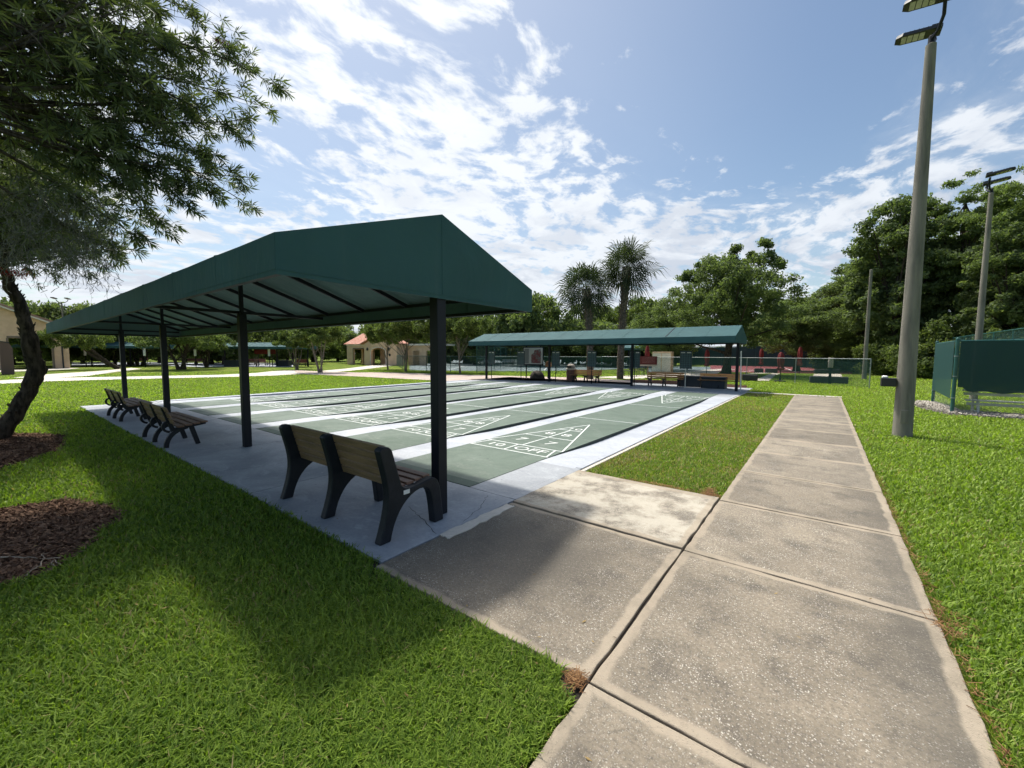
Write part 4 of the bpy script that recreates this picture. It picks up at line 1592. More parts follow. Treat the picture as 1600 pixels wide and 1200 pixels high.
# ---- palms
def palm(loc, h, r, seed, label, lean):
    rr = random.Random(seed)
    root = empty('palm_tree', loc, 0, label, 'palm tree', 'palms behind the far canopy')
    mb = MB()
    pts, rad = [], []
    for k in range(24):
        t = k / 23
        pts.append((lean[0] * t * t, lean[1] * t * t, h * t))
        rad.append((.24 - .04 * t if t < .55 else .20 + .11 * (t - .55) / .45) * (1.06 if k % 2 else .96))
    mb.tube(pts, rad, 14)
    # old leaf bases
    for k in range(110):
        t = .35 + .63 * k / 110
        a = k * 2.4
        c = Vector((lean[0] * t * t, lean[1] * t * t, h * t))
        rr_ = .20 + .10 * max(0, t - .5)
        o = Vector((math.cos(a), math.sin(a), 0))
        mb.tube([c + o * rr_ * .8, c + o * (rr_ + .07) + Vector((0, 0, .10)), c + o * (rr_ + .15) + Vector((0, 0, .26))], [.045, .035, .012], 5)
    mb.build('trunk', M['palm_trunk'], root, smooth=True)
    top = Vector((lean[0], lean[1], h))
    Vs, va = [], []
    g = np.random.default_rng(seed)
    nf = 48
    for i in range(nf):
        az = i * 2.39996
        el = R(80) - (i / nf) * R(142) + R(rr.uniform(-9, 9))
        d = Vector((math.cos(az) * math.cos(el), math.sin(az) * math.cos(el), math.sin(el)))
        pl = r * rr.uniform(.16, .46)
        tip = top + d * pl + Vector((0, 0, -.10 * pl))
        # petiole
        side = d.cross(Vector((0, 0, 1)))
        side = side.normalized() if side.length > .05 else Vector((1, 0, 0))
        rl = rr.uniform(-1.25, 1.25)
        side = (side * math.cos(rl) + d.cross(side) * math.sin(rl)).normalized()
        upv = side.cross(d).normalized()
        w = side * .018
        Vs.append([top - w, top + w, tip + w, tip - w])
        va.append(.35)
        nb = 18
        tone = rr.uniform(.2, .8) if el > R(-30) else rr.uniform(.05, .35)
        for j in range(nb):
            f = (j + .5) / nb * 2 - 1
            ang = f * R(105)
            dd = (d * math.cos(ang) + side * math.sin(ang) + upv * (.22 * abs(f) - .05)).normalized()
            bl = r * rr.uniform(.44, .60) * (1 - .22 * abs(f))
            p0 = tip
            p1 = tip + dd * bl * .62
            p2 = tip + dd * bl * .95 + Vector((0, 0, -bl * rr.uniform(.08, .42)))
            sw = dd.cross(upv).normalized() * (.026 * (1 + r * .15))
            Vs.append([p0, p1 + sw, p2, p1 - sw])
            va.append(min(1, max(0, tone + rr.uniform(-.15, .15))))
    V = np.array([[tuple(q) for q in quad] for quad in Vs]).reshape(-1, 3)
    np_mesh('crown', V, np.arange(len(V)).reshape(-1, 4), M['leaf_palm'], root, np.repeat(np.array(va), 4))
    return root


palm((-12.96, 26.1, 0), 6.25, 2.75, 3, 'shorter left cabbage palm rising behind the far canopy', (-.35, -.1))
palm((-11.33, 27.5, 0), 7.75, 2.95, 5, 'taller right cabbage palm rising behind the far canopy', (.30, .1))

# ---- the two bottlebrush trees
def rosette(g, c, axis, n, L, W, V, va, tone):
    axis = axis / np.linalg.norm(axis)
    ref = np.array([0, 0, 1.]) if abs(axis[2]) < .9 else np.array([1., 0, 0])
    a = np.cross(axis, ref)
    a /= np.linalg.norm(a)
    b = np.cross(axis, a)
    k = np.arange(n)
    th = k * 2.39996 + g.uniform(0, 6.28)
    s = k / n
    el = np.radians(24 + 66 * s) + g.normal(0, .12, n)
    d = np.sin(el)[:, None] * (np.cos(th)[:, None] * a + np.sin(th)[:, None] * b) + np.cos(el)[:, None] * axis
    base = c - axis * (s[:, None] * L * .6)
    ln = L * g.uniform(.75, 1.15, n)[:, None]
    droop = np.array([0, 0, -1.]) * ln * .05
    side = np.cross(d, axis + g.normal(0, .3, (n, 3)))
    side /= (np.linalg.norm(side, axis=1)[:, None] + 1e-9)
    w = side * (W * g.uniform(.8, 1.2, n)[:, None]) / 2
    mid = base + d * ln * .5
    tip = base + d * ln + droop
    V.append(np.stack([base, mid + w, tip, mid - w], 1).reshape(-1, 3))
    va.append(np.repeat(np.clip(tone + g.normal(0, .13, n), 0, 1), 4))


def bottlebrush(loc, label, cen, rad, nros, leafL, leafW, seed, trunk_pts, trunk_r, tips=(), extra_trunks=(), low=-.75, inner=.35, nflow=0, thin=0, lscale=1.0):
    g = np.random.default_rng(seed)
    root = empty('bottlebrush_tree', loc, 0, label, 'tree', 'bottlebrush trees on the left')
    cen, rad = np.array(cen), np.array(rad)
    V, va, tw = [], [], MB()
    top = np.array(trunk_pts[-1])
    # arching boughs from the trunk top, side shoots hang from them
    nb = max(20, nros // 26)
    left = nros
    boughs = []
    for i in range(nb):
        while True:
            d = g.normal(size=3)
            d /= np.linalg.norm(d)
            if d[2] > low:
                break
        end = cen + d * rad * g.uniform(.72, 1.0)
        mid = (top + end) / 2 + np.array([0, 0, .45 * rad[2] * g.uniform(-.3, 1)]) + g.normal(0, .38, 3)
        boughs.append((top, mid, end))
    for tp in tips:
        end = np.array(tp) - np.array(loc)
        mid = (top + end) / 2 + np.array([0, 0, .4 * rad[2] * g.uniform(-.4, 1.5)]) + g.normal(0, .22, 3)
        boughs.append((top, mid, end))
    for bi, (a, m_, e) in enumerate(boughs):
        is_tip = bi >= nb
        P = [a * (1 - t) ** 2 + 2 * m_ * t * (1 - t) + e * t * t for t in np.linspace(0, 1, 12)]
        tw.tube([tuple(p) for p in P], list(np.linspace(.028, .004, 12)), 5)
        if is_tip:
            ts = g.uniform(.40, 1.0, 24)
        else:
            ts = g.uniform(inner, 1.0, max(4, nros // nb))
        tone_b = g.uniform(.15, .65)
        for t in ts:
            p = a * (1 - t) ** 2 + 2 * m_ * t * (1 - t) + e * t * t
            tg = 2 * (1 - t) * (m_ - a) + 2 * t * (e - m_)
            tg = tg / (np.linalg.norm(tg) + 1e-9)
            dd = g.normal(size=3)
            dd /= np.linalg.norm(dd)
            ax = tg * .8 + dd * .9 + np.array([0, 0, -.25])
            ax /= np.linalg.norm(ax)
            ln = (g.uniform(.10, .36) if is_tip else g.uniform(.12, .62)) * lscale
            if is_tip:
                ln *= (1.5 - t)
            q = p + ax * ln
            if thin and not is_tip and q[0] + loc[0] + .48 * q[2] > -4.3 and g.uniform() < thin:
                continue
            w0 = p + (q - p) * .5 + np.array([0, 0, .03])
            if g.uniform() < .5 or is_tip:
                tw.tube([tuple(p), tuple(w0), tuple(q)], [.004, .003, .0018], 3, cap=False)
            rosette(g, q, (q - w0), int(g.integers(13, 22)), leafL, leafW, V, va, tone_b + g.uniform(-.15, .25) + (.2 if g.uniform() < .08 else 0))
            if is_tip:
                rosette(g, w0, (q - w0) + dd * .1, 12, leafL * .9, leafW, V, va, tone_b)
        if is_tip:
            rosette(g, e, e - m_, 26, leafL, leafW, V, va, .45)
    V = np.concatenate(V)
    np_mesh('crown', V, np.arange(len(V)).reshape(-1, 4), M['leaf_brush'], root, np.concatenate(va))
    tw.build('branches', M['bark'], root, smooth=True)
    mb = MB()
    def bark_tube(pts, r):
        # resample and roughen
        P, Rr = [], []
        for i in range(len(pts) - 1):
            for k in range(5):
                t = k / 5
                P.append(tuple(np.array(pts[i]) * (1 - t) + np.array(pts[i + 1]) * t + g.normal(0, .010, 3)))
                Rr.append((r[i] * (1 - t) + r[i + 1] * t) * g.uniform(.90, 1.10))
        P.append(tuple(pts[-1]))
        Rr.append(r[-1])
        mb.tube(P, Rr, 14)
    bark_tube(trunk_pts, trunk_r)
    for pts, r in extra_trunks:
        bark_tube(pts, r)
    # flaking bark plates
    mb2 = MB()
    for i in range(140):
        k = g.integers(0, len(trunk_pts) - 1)
        t = g.uniform()
        c = np.array(trunk_pts[k]) * (1 - t) + np.array(trunk_pts[k + 1]) * t
        r = trunk_r[k] * (1 - t) + trunk_r[k + 1] * t
        a = g.uniform(0, 6.28)
        o = np.array([math.cos(a), math.sin(a), 0])
        s = np.array([-math.sin(a), math.cos(a), 0])
        p = c + o * r * .97
        h = g.uniform(.03, .09)
        w = g.uniform(.012, .03)
        u_ = np.array([0, 0, 1]) + o * g.uniform(.0, .5)
        mb2.add([p - s * w, p + s * w, p + s * w * .6 + u_ * h + o * .01, p - s * w * .6 + u_ * h + o * .01,
                 p - s * w - o * .02, p + s * w - o * .02, p + s * w * .6 + u_ * h, p - s * w * .6 + u_ * h],
                [(0, 1, 2, 3), (4, 5, 6, 7), (0, 1, 5, 4), (1, 2, 6, 5), (2, 3, 7, 6), (3, 0, 4, 7)])
    mb.add(mb2.v, mb2.f)
    mb.build('trunk', M['bark_dark'], root, smooth=True)
    return root


def onx(X, u, v):
    """point on the vertical plane x = X seen at a photo point (only used to measure branch tips)"""
    a, b = gp(u, v) if v > 570 else gp(u, 1000)
    x = (u - 800) / F_PX
    y = -(v - 600) / F_PX
    c, s = math.cos(ROLL), math.sin(ROLL)
    x, y = c * x - s * y, s * x + c * y
    c, s = math.cos(PITCH), math.sin(PITCH)
    up, fw = y * c - s, y * s + c
    dx = x * math.cos(YAW) - fw * math.sin(YAW)
    dy = x * math.sin(YAW) + fw * math.cos(YAW)
    t = X / dx
    return (X, dy * t, CAM_H + up * t)


TIPS = [onx(X, u, v) for X, u, v in ((-7.21, 440, 140), (-7.51, 425, 172), (-7.35, 366, 74), (-7.66, 398, 108), (-7.06, 388, 222), (-7.35, 394, 278), (-7.51, 402, 330),
                                     (-7.80, 362, 288), (-7.21, 345, 245), (-7.51, 320, 195), (-7.51, 330, 300), (-7.66, 262, 366), (-7.35, 245, 345), (-7.51, 180, 395),
                                     (-7.51, 300, 90), (-7.80, 345, 150), (-7.35, 300, 330), (-7.51, 395, 185), (-7.35, 300, 20), (-7.35, 215, 372))]
near_tree = bottlebrush((-6.55, -.60, 0), 'large weeping bottlebrush crown overhanging the top left corner', (-1.15, .38, 5.75), (1.85, 2.35, 2.75), 3900, .135, .021, 5,
                        [(0, 0, -.05), (.05, .02, .8), (.0, -.02, 1.6), (-.25, .0, 2.8), (-.6, .15, 4.2)], [.19, .14, .13, .12, .09], TIPS, low=-.72, inner=.30, thin=.55, lscale=1.6)
far_tree = bottlebrush((-12.95, .16, 0), 'dark crooked bottlebrush with an S-curved trunk at the left edge', (0, .3, 5.2), (2.4, 2.1, 2.3), 2500, .13, .022, 6,
                       [(0, -.06, -.05), (-.02, .22, .40), (-.05, .47, .92), (-.05, .60, 1.31), (-.05, .55, 1.71), (-.05, .50, 2.24), (-.05, .45, 2.62), (-.03, .33, 3.0), (0, .25, 3.5)],
                       [.18, .135, .12, .14, .125, .105, .10, .095, .06], (),
                       [([(-.1, -.30, -.05), (-.1, -.24, 1.2), (-.1, -.2, 2.4), (-.05, 0, 3.4)], [.13, .10, .09, .06])], low=-.8)
# red brush flower by the fork of the crooked trunk
g = np.random.default_rng(2)
mbV, mva = [], []
c0 = np.array(onx(-12.6, 29, 427))
n = 260
d = g.normal(size=(n, 3))
d /= np.linalg.norm(d, axis=1)[:, None]
b0 = c0 + np.stack([g.normal(0, .02, n), g.normal(0, .10, n), g.normal(0, .03, n)], 1)
s = np.cross(d, [0, 0, 1.]) * .006
mbV = np.stack([b0 - s, b0 + s, b0 + d * .07 + s, b0 + d * .07 - s], 1).reshape(-1, 3)
np_mesh('flower', mbV - np.array([-12.95, .16, 0]), np.arange(4 * n).reshape(-1, 4), M['flower'], far_tree, np.repeat(g.uniform(0, 1, n), 4))

# dark red spent flower spike at the end of the high branch
c0 = np.array(onx(-7.5, 350, 70))
d = g.normal(size=(n, 3))
d /= np.linalg.norm(d, axis=1)[:, None]
b0 = c0 + np.stack([g.normal(0, .015, n), g.uniform(-.11, .11, n), g.normal(0, .015, n)], 1)
s = np.cross(d, [0, 0, 1.]) * .004
mbV = np.stack([b0 - s, b0 + s, b0 + d * .07 + s, b0 + d * .07 - s], 1).reshape(-1, 3)
M['flower_dry'] = leaf_mat('dry_flowers', (0.10, 0.02, 0.02), (0.20, 0.05, 0.04), .1)
np_mesh('flower', mbV - np.array([-6.55, -.60, 0]), np.arange(4 * n).reshape(-1, 4), M['flower_dry'], near_tree, np.repeat(g.uniform(0, 1, n), 4))


# spanish moss hanging below the near crown
def moss(n, boxc, boxr, seed, label):
    g = np.random.default_rng(seed)
    V = []
    for i in range(n):
        p = np.array(boxc) + g.uniform(-1, 1, 3) * np.array(boxr)
        # more length toward the middle
        L = g.uniform(.15, .60)
        k = 9
        d = np.array([g.normal(0, .35), g.normal(0, .35), -1.0])
        for j in range(k):
            d2 = d + g.normal(0, .75, 3)
            d2 /= np.linalg.norm(d2)
            q = p + d2 * L / k
            s = np.cross(d2, g.normal(size=3))
            s = s / (np.linalg.norm(s) + 1e-9) * .0026
            V.append([p - s, p + s, q + s, q - s])
            if j % 2:
                sd = g.normal(size=3)
                sd /= np.linalg.norm(sd)
                e = q + sd * .03
                V.append([q - s, q + s, e + s * .4, e - s * .4])
            p = q
    V = np.array(V).reshape(-1, 3)
    o = np_mesh('hanging_moss', V, np.arange(len(V)).reshape(-1, 4), M['moss'], var=np.repeat(g.uniform(0, 1, len(V) // 4), 4))
    tag(o, label, 'moss', kind='stuff')


cm = onx(-7.2, 90, 380)
moss(560, (cm[0], cm[1], cm[2] + .18), (.50, .42, .45), 1, 'grey tangled moss hanging under the left tree crown')

# ================================================================ buildings
def arch_pts(cx, w, h, rise, n=10):
    """opening outline from bottom left over the arch to bottom right"""
    P = [(cx - w / 2, 0)]
    for k in range(n + 1):
        a = math.pi - math.pi * k / n
        P.append((cx + w / 2 * math.cos(a), h + rise * math.sin(a)))
    P.append((cx + w / 2, 0))
    return P


def wall_panel(mb, w0, w1, h0, openings, t, gable=None, ax='x', off=0.0):
    """wall in the (a,z) plane between a=w0..w1; openings = list of (cx,w,h,rise); built as vertical strips"""
    def top(a):
        if gable is None:
            return h0
        c, hp = gable
        hwid = (w1 - w0) / 2
        return h0 + (hp - h0) * max(0, 1 - abs(a - c) / hwid)

    def emit(poly):
        if ax == 'x':
            mb.extrude(poly, 'y', off, off + t)
        else:
            mb.extrude(poly, 'x', off, off + t)
    edges = [w0]
    for (cx, w, h, rise) in openings:
        edges += [cx - w / 2, cx + w / 2]
    edges.append(w1)
    for i in range(0, len(edges), 2):
        a, b = edges[i], edges[i + 1]
        if b - a < .01:
            continue
        P = [(a, 0), (b, 0), (b, top(b))]
        if gable and a < gable[0] < b:
            P.append((gable[0], top(gable[0])))
        P.append((a, top(a)))
        emit(P)
    for (cx, w, h, rise) in openings:
        ar = arch_pts(cx, w, h, rise)[1:-1] if rise > 0 else [(cx - w / 2, h), (cx + w / 2, h)]
        P = list(ar)
        P.append((cx + w / 2, top(cx + w / 2)))
        if gable and cx - w / 2 < gable[0] < cx + w / 2:
            P.append((gable[0], top(gable[0])))
        P.append((cx - w / 2, top(cx - w / 2)))
        emit(P)


def lantern(parent, x, y, z):
    mb = MB()
    mb.lathe([(.03, -.18), (.12, -.12), (.15, .12), (.06, .24), (.02, .32)], 8, at=(x, y, z))
    mb.box((x - .03, y, z - .03), (x + .03, y + .12, z + .03))
    return mb.build('wall_lantern', M['black'], parent)


# red tiled pavilion: origin front left corner, front along +x facing -y
ax_, ay_ = gp(542.5, 569.3)
bx_, by_ = gp(655, 571.5)
ang = math.atan2(by_ - ay_, bx_ - ax_)
pav = empty('tiled_pavilion', (ax_, ay_, 0), ang, 'beige pavilion with a red tiled roof and an arched entrance', 'building', 'beige park buildings')
sc_ = 1.0
mb = MB()
wall_panel(mb, 0, 4.6, 3.2, [(2.55, 2.3, 2.45, 0)], .3)
wall_panel(mb, 0.3, 4.0, 3.2, [(2.1, 1.8, 2.4, 0)], .3, ax='y', off=0)
wall_panel(mb, 0, 4.6, 3.2, [(2.4, 1.5, 2.4, 0)], .3, off=4.0)
mb.build('left_wing_wall', M['stucco'], pav)
mb = MB()
wall_panel(mb, 4.62, 11.0, 3.2, [(7.4, 2.9, 2.0, .62)], .35, gable=(7.81, 4.55), off=-.9)
wall_panel(mb, -.55, 4.6, 3.2, [(1.6, 1.6, 2.3, 0)], .3, ax='y', off=10.7)
wall_panel(mb, 4.62, 11.0, 3.2, [(7.4, 2.6, 2.0, .5)], .3, off=4.31)
mb.build('portico_wall', M['stucco'], pav)
mb = MB()
wall_panel(mb, 11.02, 17.0, 2.95, [(12.6, 1.2, 2.2, 0), (15.0, 1.2, 2.2, 0)], .3, off=1.5)
mb.build('rear_wing_wall', M['stucco'], pav)
mb = MB()
# hipped roof over the left wing
e = .35
V = [(-e, -e, 3.2), (4.8, -e, 3.2), (4.8, 4.3 + e, 3.2), (-e, 4.3 + e, 3.2), (1.7, 2.15, 5.15), (4.8, 2.15, 5.15)]
mb.add(V, [(0, 1, 5, 4), (2, 3, 4, 5), (3, 0, 4), (1, 2, 5), (3, 2, 1, 0)])
mb.build('roof', M['tiles'], pav)
mb = MB()
for s in (-1, 1):
    a = (7.81, 4.72)
    b = (7.81 + s * 3.7, 3.12)
    nrm = .14
    mb.extrude([a, b, (b[0], b[1] + nrm), (a[0], a[1] + nrm)], 'y', -1.2, 1.2)
mb.build('portico_roof', M['tiles'], pav)
mb = MB()
mb.box((11.02, 1.1, 2.955), (17.3, 4.8, 3.2))
mb.build('flat_roof', M['trim'], pav)
mb = MB()
mb.box((-.12, -.10, 2.98), (4.55, -.002, 3.17))
mb.box((-.12, -.10, 2.98), (-.002, 4.3, 3.168))
mb.build('cornice', M['trim'], pav)
mb = MB()
mb.box((1.32, -.04, 2.452), (3.78, -.003, 2.60))
for x in (1.30, 3.72):
    mb.box((x, -.041, 0), (x + .10, -.003, 2.45))
mb.build('opening_trim', M['innerdark'], pav)
mb = MB()
P = arch_pts(7.4, 3.1, 2.0, .72)
Q = arch_pts(7.4, 2.88, 2.0, .61)
for i in range(len(P) - 1):
    mb.extrude([P[i], P[i + 1], Q[i + 1], Q[i]], 'y', -.94, -.903)
mb.build('arch_trim', M['trim'], pav)
for x in (5.4, 9.6):
    lantern(pav, x, -1.05, 2.35)
mb = MB()
mb.lathe([(.2, 0), (.2, .05)], 16)
rotm = Matrix.Rotation(R(90), 3, 'X')
mb.v = [tuple(rotm @ Vector(v) + Vector((9.65, -.9, 1.55))) for v in mb.v]
mb.build('round_plaque', M['black'], pav)

# left pavilion with oculus; gable faces +x
pav2 = empty('gabled_pavilion', (-66, 0, 0), 0, 'beige gabled pavilion with a dark round vent at the left edge', 'building', 'beige park buildings')
mb = MB()
wall_panel(mb, -4.6, 6.25, 4.25, [(3.55, 2.9, 3.15, 0)], .4, gable=(.85, 6.6), ax='y', off=-.4)
mb.box((-9, 5.85, 0), (-.41, 6.22, 4.25))
mb.box((-9, -4.6, 0), (-.41, -4.2, 4.25))
mb.build('wall', M['stucco'], pav2)
mb = MB()
for s, w in ((-1, 5.95), (1, 5.95)):
    a = (.85, 6.78)
    b = (.85 + s * w, 4.12)
    mb.extrude([a, b, (b[0], b[1] + .22), (a[0], a[1] + .24)], 'x', -9.4, .45)
mb.build('roof', M['tiles_brown'], pav2)
mb = MB()
for s, w in ((-1, 5.95), (1, 5.95)):
    a = (.85, 6.62)
    b = (.85 + s * w, 3.96)
    mb.extrude([a, b, (b[0], b[1] + .15), (a[0], a[1] + .15)], 'x', .2, .5)
mb.build('fascia', M['trim'], pav2)
mb = MB()
mb.lathe([(.72, 0), (.72, .08), (.56, .10), (.54, .02)], 28)
rotm = Matrix.Rotation(R(90), 3, 'Y')
mb.v = [tuple(rotm @ Vector(v) + Vector((.005, .85, 4.85))) for v in mb.v]
ring = mb.build('round_window', M['trim'], pav2, smooth=True)
mb = MB()
mb.lathe([(.53, 0), (.53, .06)], 28)
mb.v = [tuple(rotm @ Vector(v) + Vector((.05, .85, 4.85))) for v in mb.v]
mb.build('vent', M['black'], ring)
mb = MB()
mb.box((.003, 2.0, 3.16), (.05, 5.1, 3.36))
mb.box((.004, 1.95, 0), (.051, 2.1, 3.158))
mb.box((.004, 5.0, 0), (.051, 5.15, 3.158))
mb.build('opening_trim', M['innerdark'], pav2)
mb = MB()
mb.tube([(.08, 5.75, 0), (.08, 5.75, 4.0)], .06, 8)
mb.build('downpipe', M['block'], pav2, smooth=True)

# brick tower / oven beside it
bk = MB()
x0, y0 = gp(3, 585)
x1, y1 = gp(24, 585)
bkr = empty('brick_pier', (x0, y0, 0), 0, 'red brown brick pier with sloped shoulder at the left edge', 'brick pier')
bk.extrude([(0, 0), (y1 - y0, 0), (y1 - y0, 2.0), ((y1 - y0) * .75, 2.4), (0, 2.5)], 'x', -1.4, 0)
bk.build('brickwork', M['brick'], bkr)
bk = MB()
bk.extrude([(-.04, 2.51), ((y1 - y0) * .77, 2.41), ((y1 - y0) * .77, 2.49), (-.04, 2.59)], 'x', -1.44, .04)
bk.build('coping', M['block'], bkr)

# distant green canopies and what stands under them
fx, fy = gp(350, 572)
gx, gy = gp(425, 572.6)
fang = math.atan2(gy - fy, gx - fx)
canopy(-1.5, 12.3, 0, [0.2, 7.6, 11.9], 'distant green canopy beyond the left lawn, above the red brown benches', 9, fang, (fx, fy), simple=True)
fx2, fy2 = gp(118, 575.0)
canopy(-9.0, 9.5, 0, [-.5, 4.5, 9.0], 'distant green canopy mostly hidden behind the leaning tree', 9, fang + .1, (*gp(150, 572), ), simple=True)
fx3, fy3 = gp(1015, 581)
canopy(-4.5, 3.0, 0, [-4.2, 2.8], 'small green canopy behind the red board and the tennis fence', 5, .0, (*gp(1035, 577), ), simple=True)


def far_bench(u, v, rz, label, mat):
    root = empty('small_bench', (*gp(u, v), 0), rz, label, 'bench', 'distant benches')
    mb = MB()
    mb.box((-.9, -.22, .42), (.9, .22, .47))
    mb.build('seat', mat, root)
    mb = MB()
    mb.box((-.9, .22, .50), (.9, .27, .92))
    mb.build('backrest', mat, root)
    for x in (-.8, .8):
        mb = MB()
        mb.box((x - .04, -.2, 0), (x + .04, -.14, .42))
        mb.box((x - .04, .17, 0), (x + .04, .24, .90))
        mb.build('leg', M['black'], root)
    return root


M['far_red'] = pmat('far_red_slats', (0.20, 0.075, 0.055), (0.15, 0.055, 0.045), 3, 0.7)
for i, (u, v, lb) in enumerate([(206, 569.5, 'red brown bench between the two farthest left posts'), (226, 568, 'red brown bench behind the left lawn, first of a pair'), (298, 570, 'red brown bench under the low dark oak'),
                                (315, 570, 'red brown bench right of the low dark oak'), (395, 571, 'red brown bench under the distant canopy middle'), (408, 571, 'red brown bench by the small round tree'),
                                (470, 572, 'bench with dark frame near the light crape myrtle')]):
    far_bench(u, v, fang + (math.pi if i % 2 else 0), lb, M['far_red'])
for u, v, lb in ((757.5, 570.5, 'white bench on the tennis court left of the map board'), (794, 570.5, 'white bench on the tennis court behind the map board'), (807, 570, 'white bench half hidden by the map board')):
    far_bench(u, v, R(200), lb, M['white'])


def planter(u, v, w, h, label, shrub=False):
    mb = MB()
    mb.prism([(-w / 2, -.35), (w / 2, -.35), (w / 2, .35), (-w / 2, .35)], 0, h)
    mb.box((-w / 2 - .04, -.39, h + .001), (w / 2 + .04, .39, h + .07))
    o = mb.build('planter_box', M['planter'], bevel=.02)
    o.location = (*gp(u, v), 0)
    o.rotation_euler = (0, 0, fang)
    tag(o, label, 'planter', 'dark planter boxes')


planter(364, 573, 1.9, .75, 'long dark planter box under the distant canopy left part')
planter(443.5, 572.4, 1.8, .75, 'dark planter box right of the distant canopy middle post')
planter(1078.5, 603.6, 1.15, .52, 'dark blue box between the two right orange benches')
planter(1115.5, 606.3, 1.10, .52, 'dark blue box underneath the rightmost orange bench')
D.objects['planter_box.002'].rotation_euler = (0, 0, 0)
D.objects['planter_box.003'].rotation_euler = (0, 0, 0)
again(myr, (*gp(401, 572), 0), .3, (.42, .42, .52), 'small round ornamental tree under the distant canopy', 'tree', 'light trees along the paver walk')

# red shade sail thing and white plates on posts in the left distance
root = empty('red_kiosk', (*gp(415, 572.5), 0), fang, 'distant red canopy kiosk under the green canopy', 'kiosk')
mb = MB()
mb.box((-1.1, -.5, 1.6), (1.1, .5, 2.2))
mb.build('awning', M['red'], root)
for x in (-1.0, 1.0):
    mb = MB()
    mb.box((x - .03, -.03, 0), (x + .03, .03, 1.6))
    mb.build('leg', M['black'], root)
for u, v, lb in ((227.5, 574, 'white plate on a thin post between the far left posts'), (306.5, 574, 'white plate on a thin post before the low dark oak'), (135, 573, 'white plate on a thin post by the leaning tree'), (421.5, 573.0, 'white plate beside the red kiosk')):
    r_ = empty('post_sign', (*gp(u, v), 0), fang, lb, 'sign', 'white plates on thin posts')
    mb = MB()
    mb.box((-.03, -.03, 0), (.03, .03, 1.5))
    mb.build('post', M['metal_dark'], r_)
    mb = MB()
    mb.box((-.16, -.05, 1.35), (.16, -.032, 2.25))
    mb.build('plate', M['white'], r_)

# ================================================================ scoreboards
M['grid'] = pmat('score_grid_line', (0.06, 0.16, 0.17), (0.05, 0.14, 0.15), 3, 0.6)


def scoreboard(x, y, label):
    root = empty('scoreboard', (x, y, 0), 0, label, 'scoreboard', 'dark scoreboards at the far end of the lanes')
    mb = MB()
    mb.tube([(0, 0, 0), (0, 0, 1.05)], .024, 8)
    mb.build('post', M['alu'] if x > -6 else M['metal_dark'], root, smooth=True)
    mb = MB()
    mb.box((-.29, -.02, 1.0), (.29, .02, 1.92))
    p = mb.build('panel', M['teal'], root, bevel=.008)
    mb = MB()
    for k in range(1, 5):
        mb.box((-.29 + k * .116 - .004, -.024, 1.02), (-.29 + k * .116 + .004, -.0205, 1.78))
    for k in range(9):
        z = 1.04 + k * .092
        mb.box((-.27, -.0245, z - .004), (.27, -.0206, z + .004))
    mb.build('grid_lines', M['grid'], p)
    mb = MB()
    mb.box((-.24, -.0246, 1.80), (-.05, -.0206, 1.84))
    mb.box((.05, -.0246, 1.80), (.24, -.0206, 1.84))
    mb.build('name_strip', M['alu'], p)


for i, (u, lb) in enumerate([(768, 'dark scoreboard just right of the far canopy left post'), (814, 'dark scoreboard touching the left side of the map board'), (868, 'dark scoreboard right of the second far post'),
                             (924, 'dark scoreboard in front of the left palm trunk'), (991, 'dark scoreboard beside the third far post'), (1070.5, 'dark scoreboard left of the red umbrellas between two benches')]):
    x, _, _ = (0, 0, 0)
    # along the back slab
    yy = 21.75
    a = gp(u, 600)
    x = a[0] / a[1] * yy
    scoreboard(x, yy, lb)

# map board
bx, by = gp(833, 591.5)
root = empty('notice_board', (bx, by, 0), R(22), 'framed board with a grey text column and a dark red map picture', 'notice board')
for x in (-.50, .50):
    mb = MB()
    mb.box((x - .035, -.035, 0), (x + .035, .035, 2.75))
    mb.build('post', M['metal_dark'], root)
for x in (-.55, .62):
    mb = MB()
    mb.box((x - .09, -.06, 2.32), (x + .09, -.036, 2.68))
    mb.build('white_plate', M['white'], root)
mb = MB()
mb.box((-.75, -.07, .93), (.75, -.036, 2.22))
fr = mb.build('frame', M['metal_dark'], root, bevel=.01)
M['paper'] = pmat('printed_sheet', (0.62, 0.62, 0.60), (0.56, 0.56, 0.54), 3, 0.4)
M['paper_grey'] = pmat('grey_text_column', (0.20, 0.22, 0.23), (0.30, 0.31, 0.31), 30, 0.5, stretch=(1, 1, 5))
M['picture'] = pmat('map_print', (0.24, 0.055, 0.06), (0.22, 0.22, 0.22), 7, 0.4, lo=.42, hi=.58)
mb = MB()
mb.box((-.68, -.075, 1.02), (.68, -.0705, 2.16))
mb.build('sheet', M['paper'], fr)
mb = MB()
mb.box((-.64, -.079, 1.08), (-.30, -.0755, 2.10))
mb.build('text_column', M['paper_grey'], fr)
mb = MB()
mb.extrude([(-.14, 1.10), (.55, 1.08), (.56, 1.55), (.60, 1.70), (.52, 2.08), (.10, 2.0), (.06, 1.82), (-.12, 1.68)], 'y', -.079, -.0755)
mb.build('map_picture', M['picture'], fr)

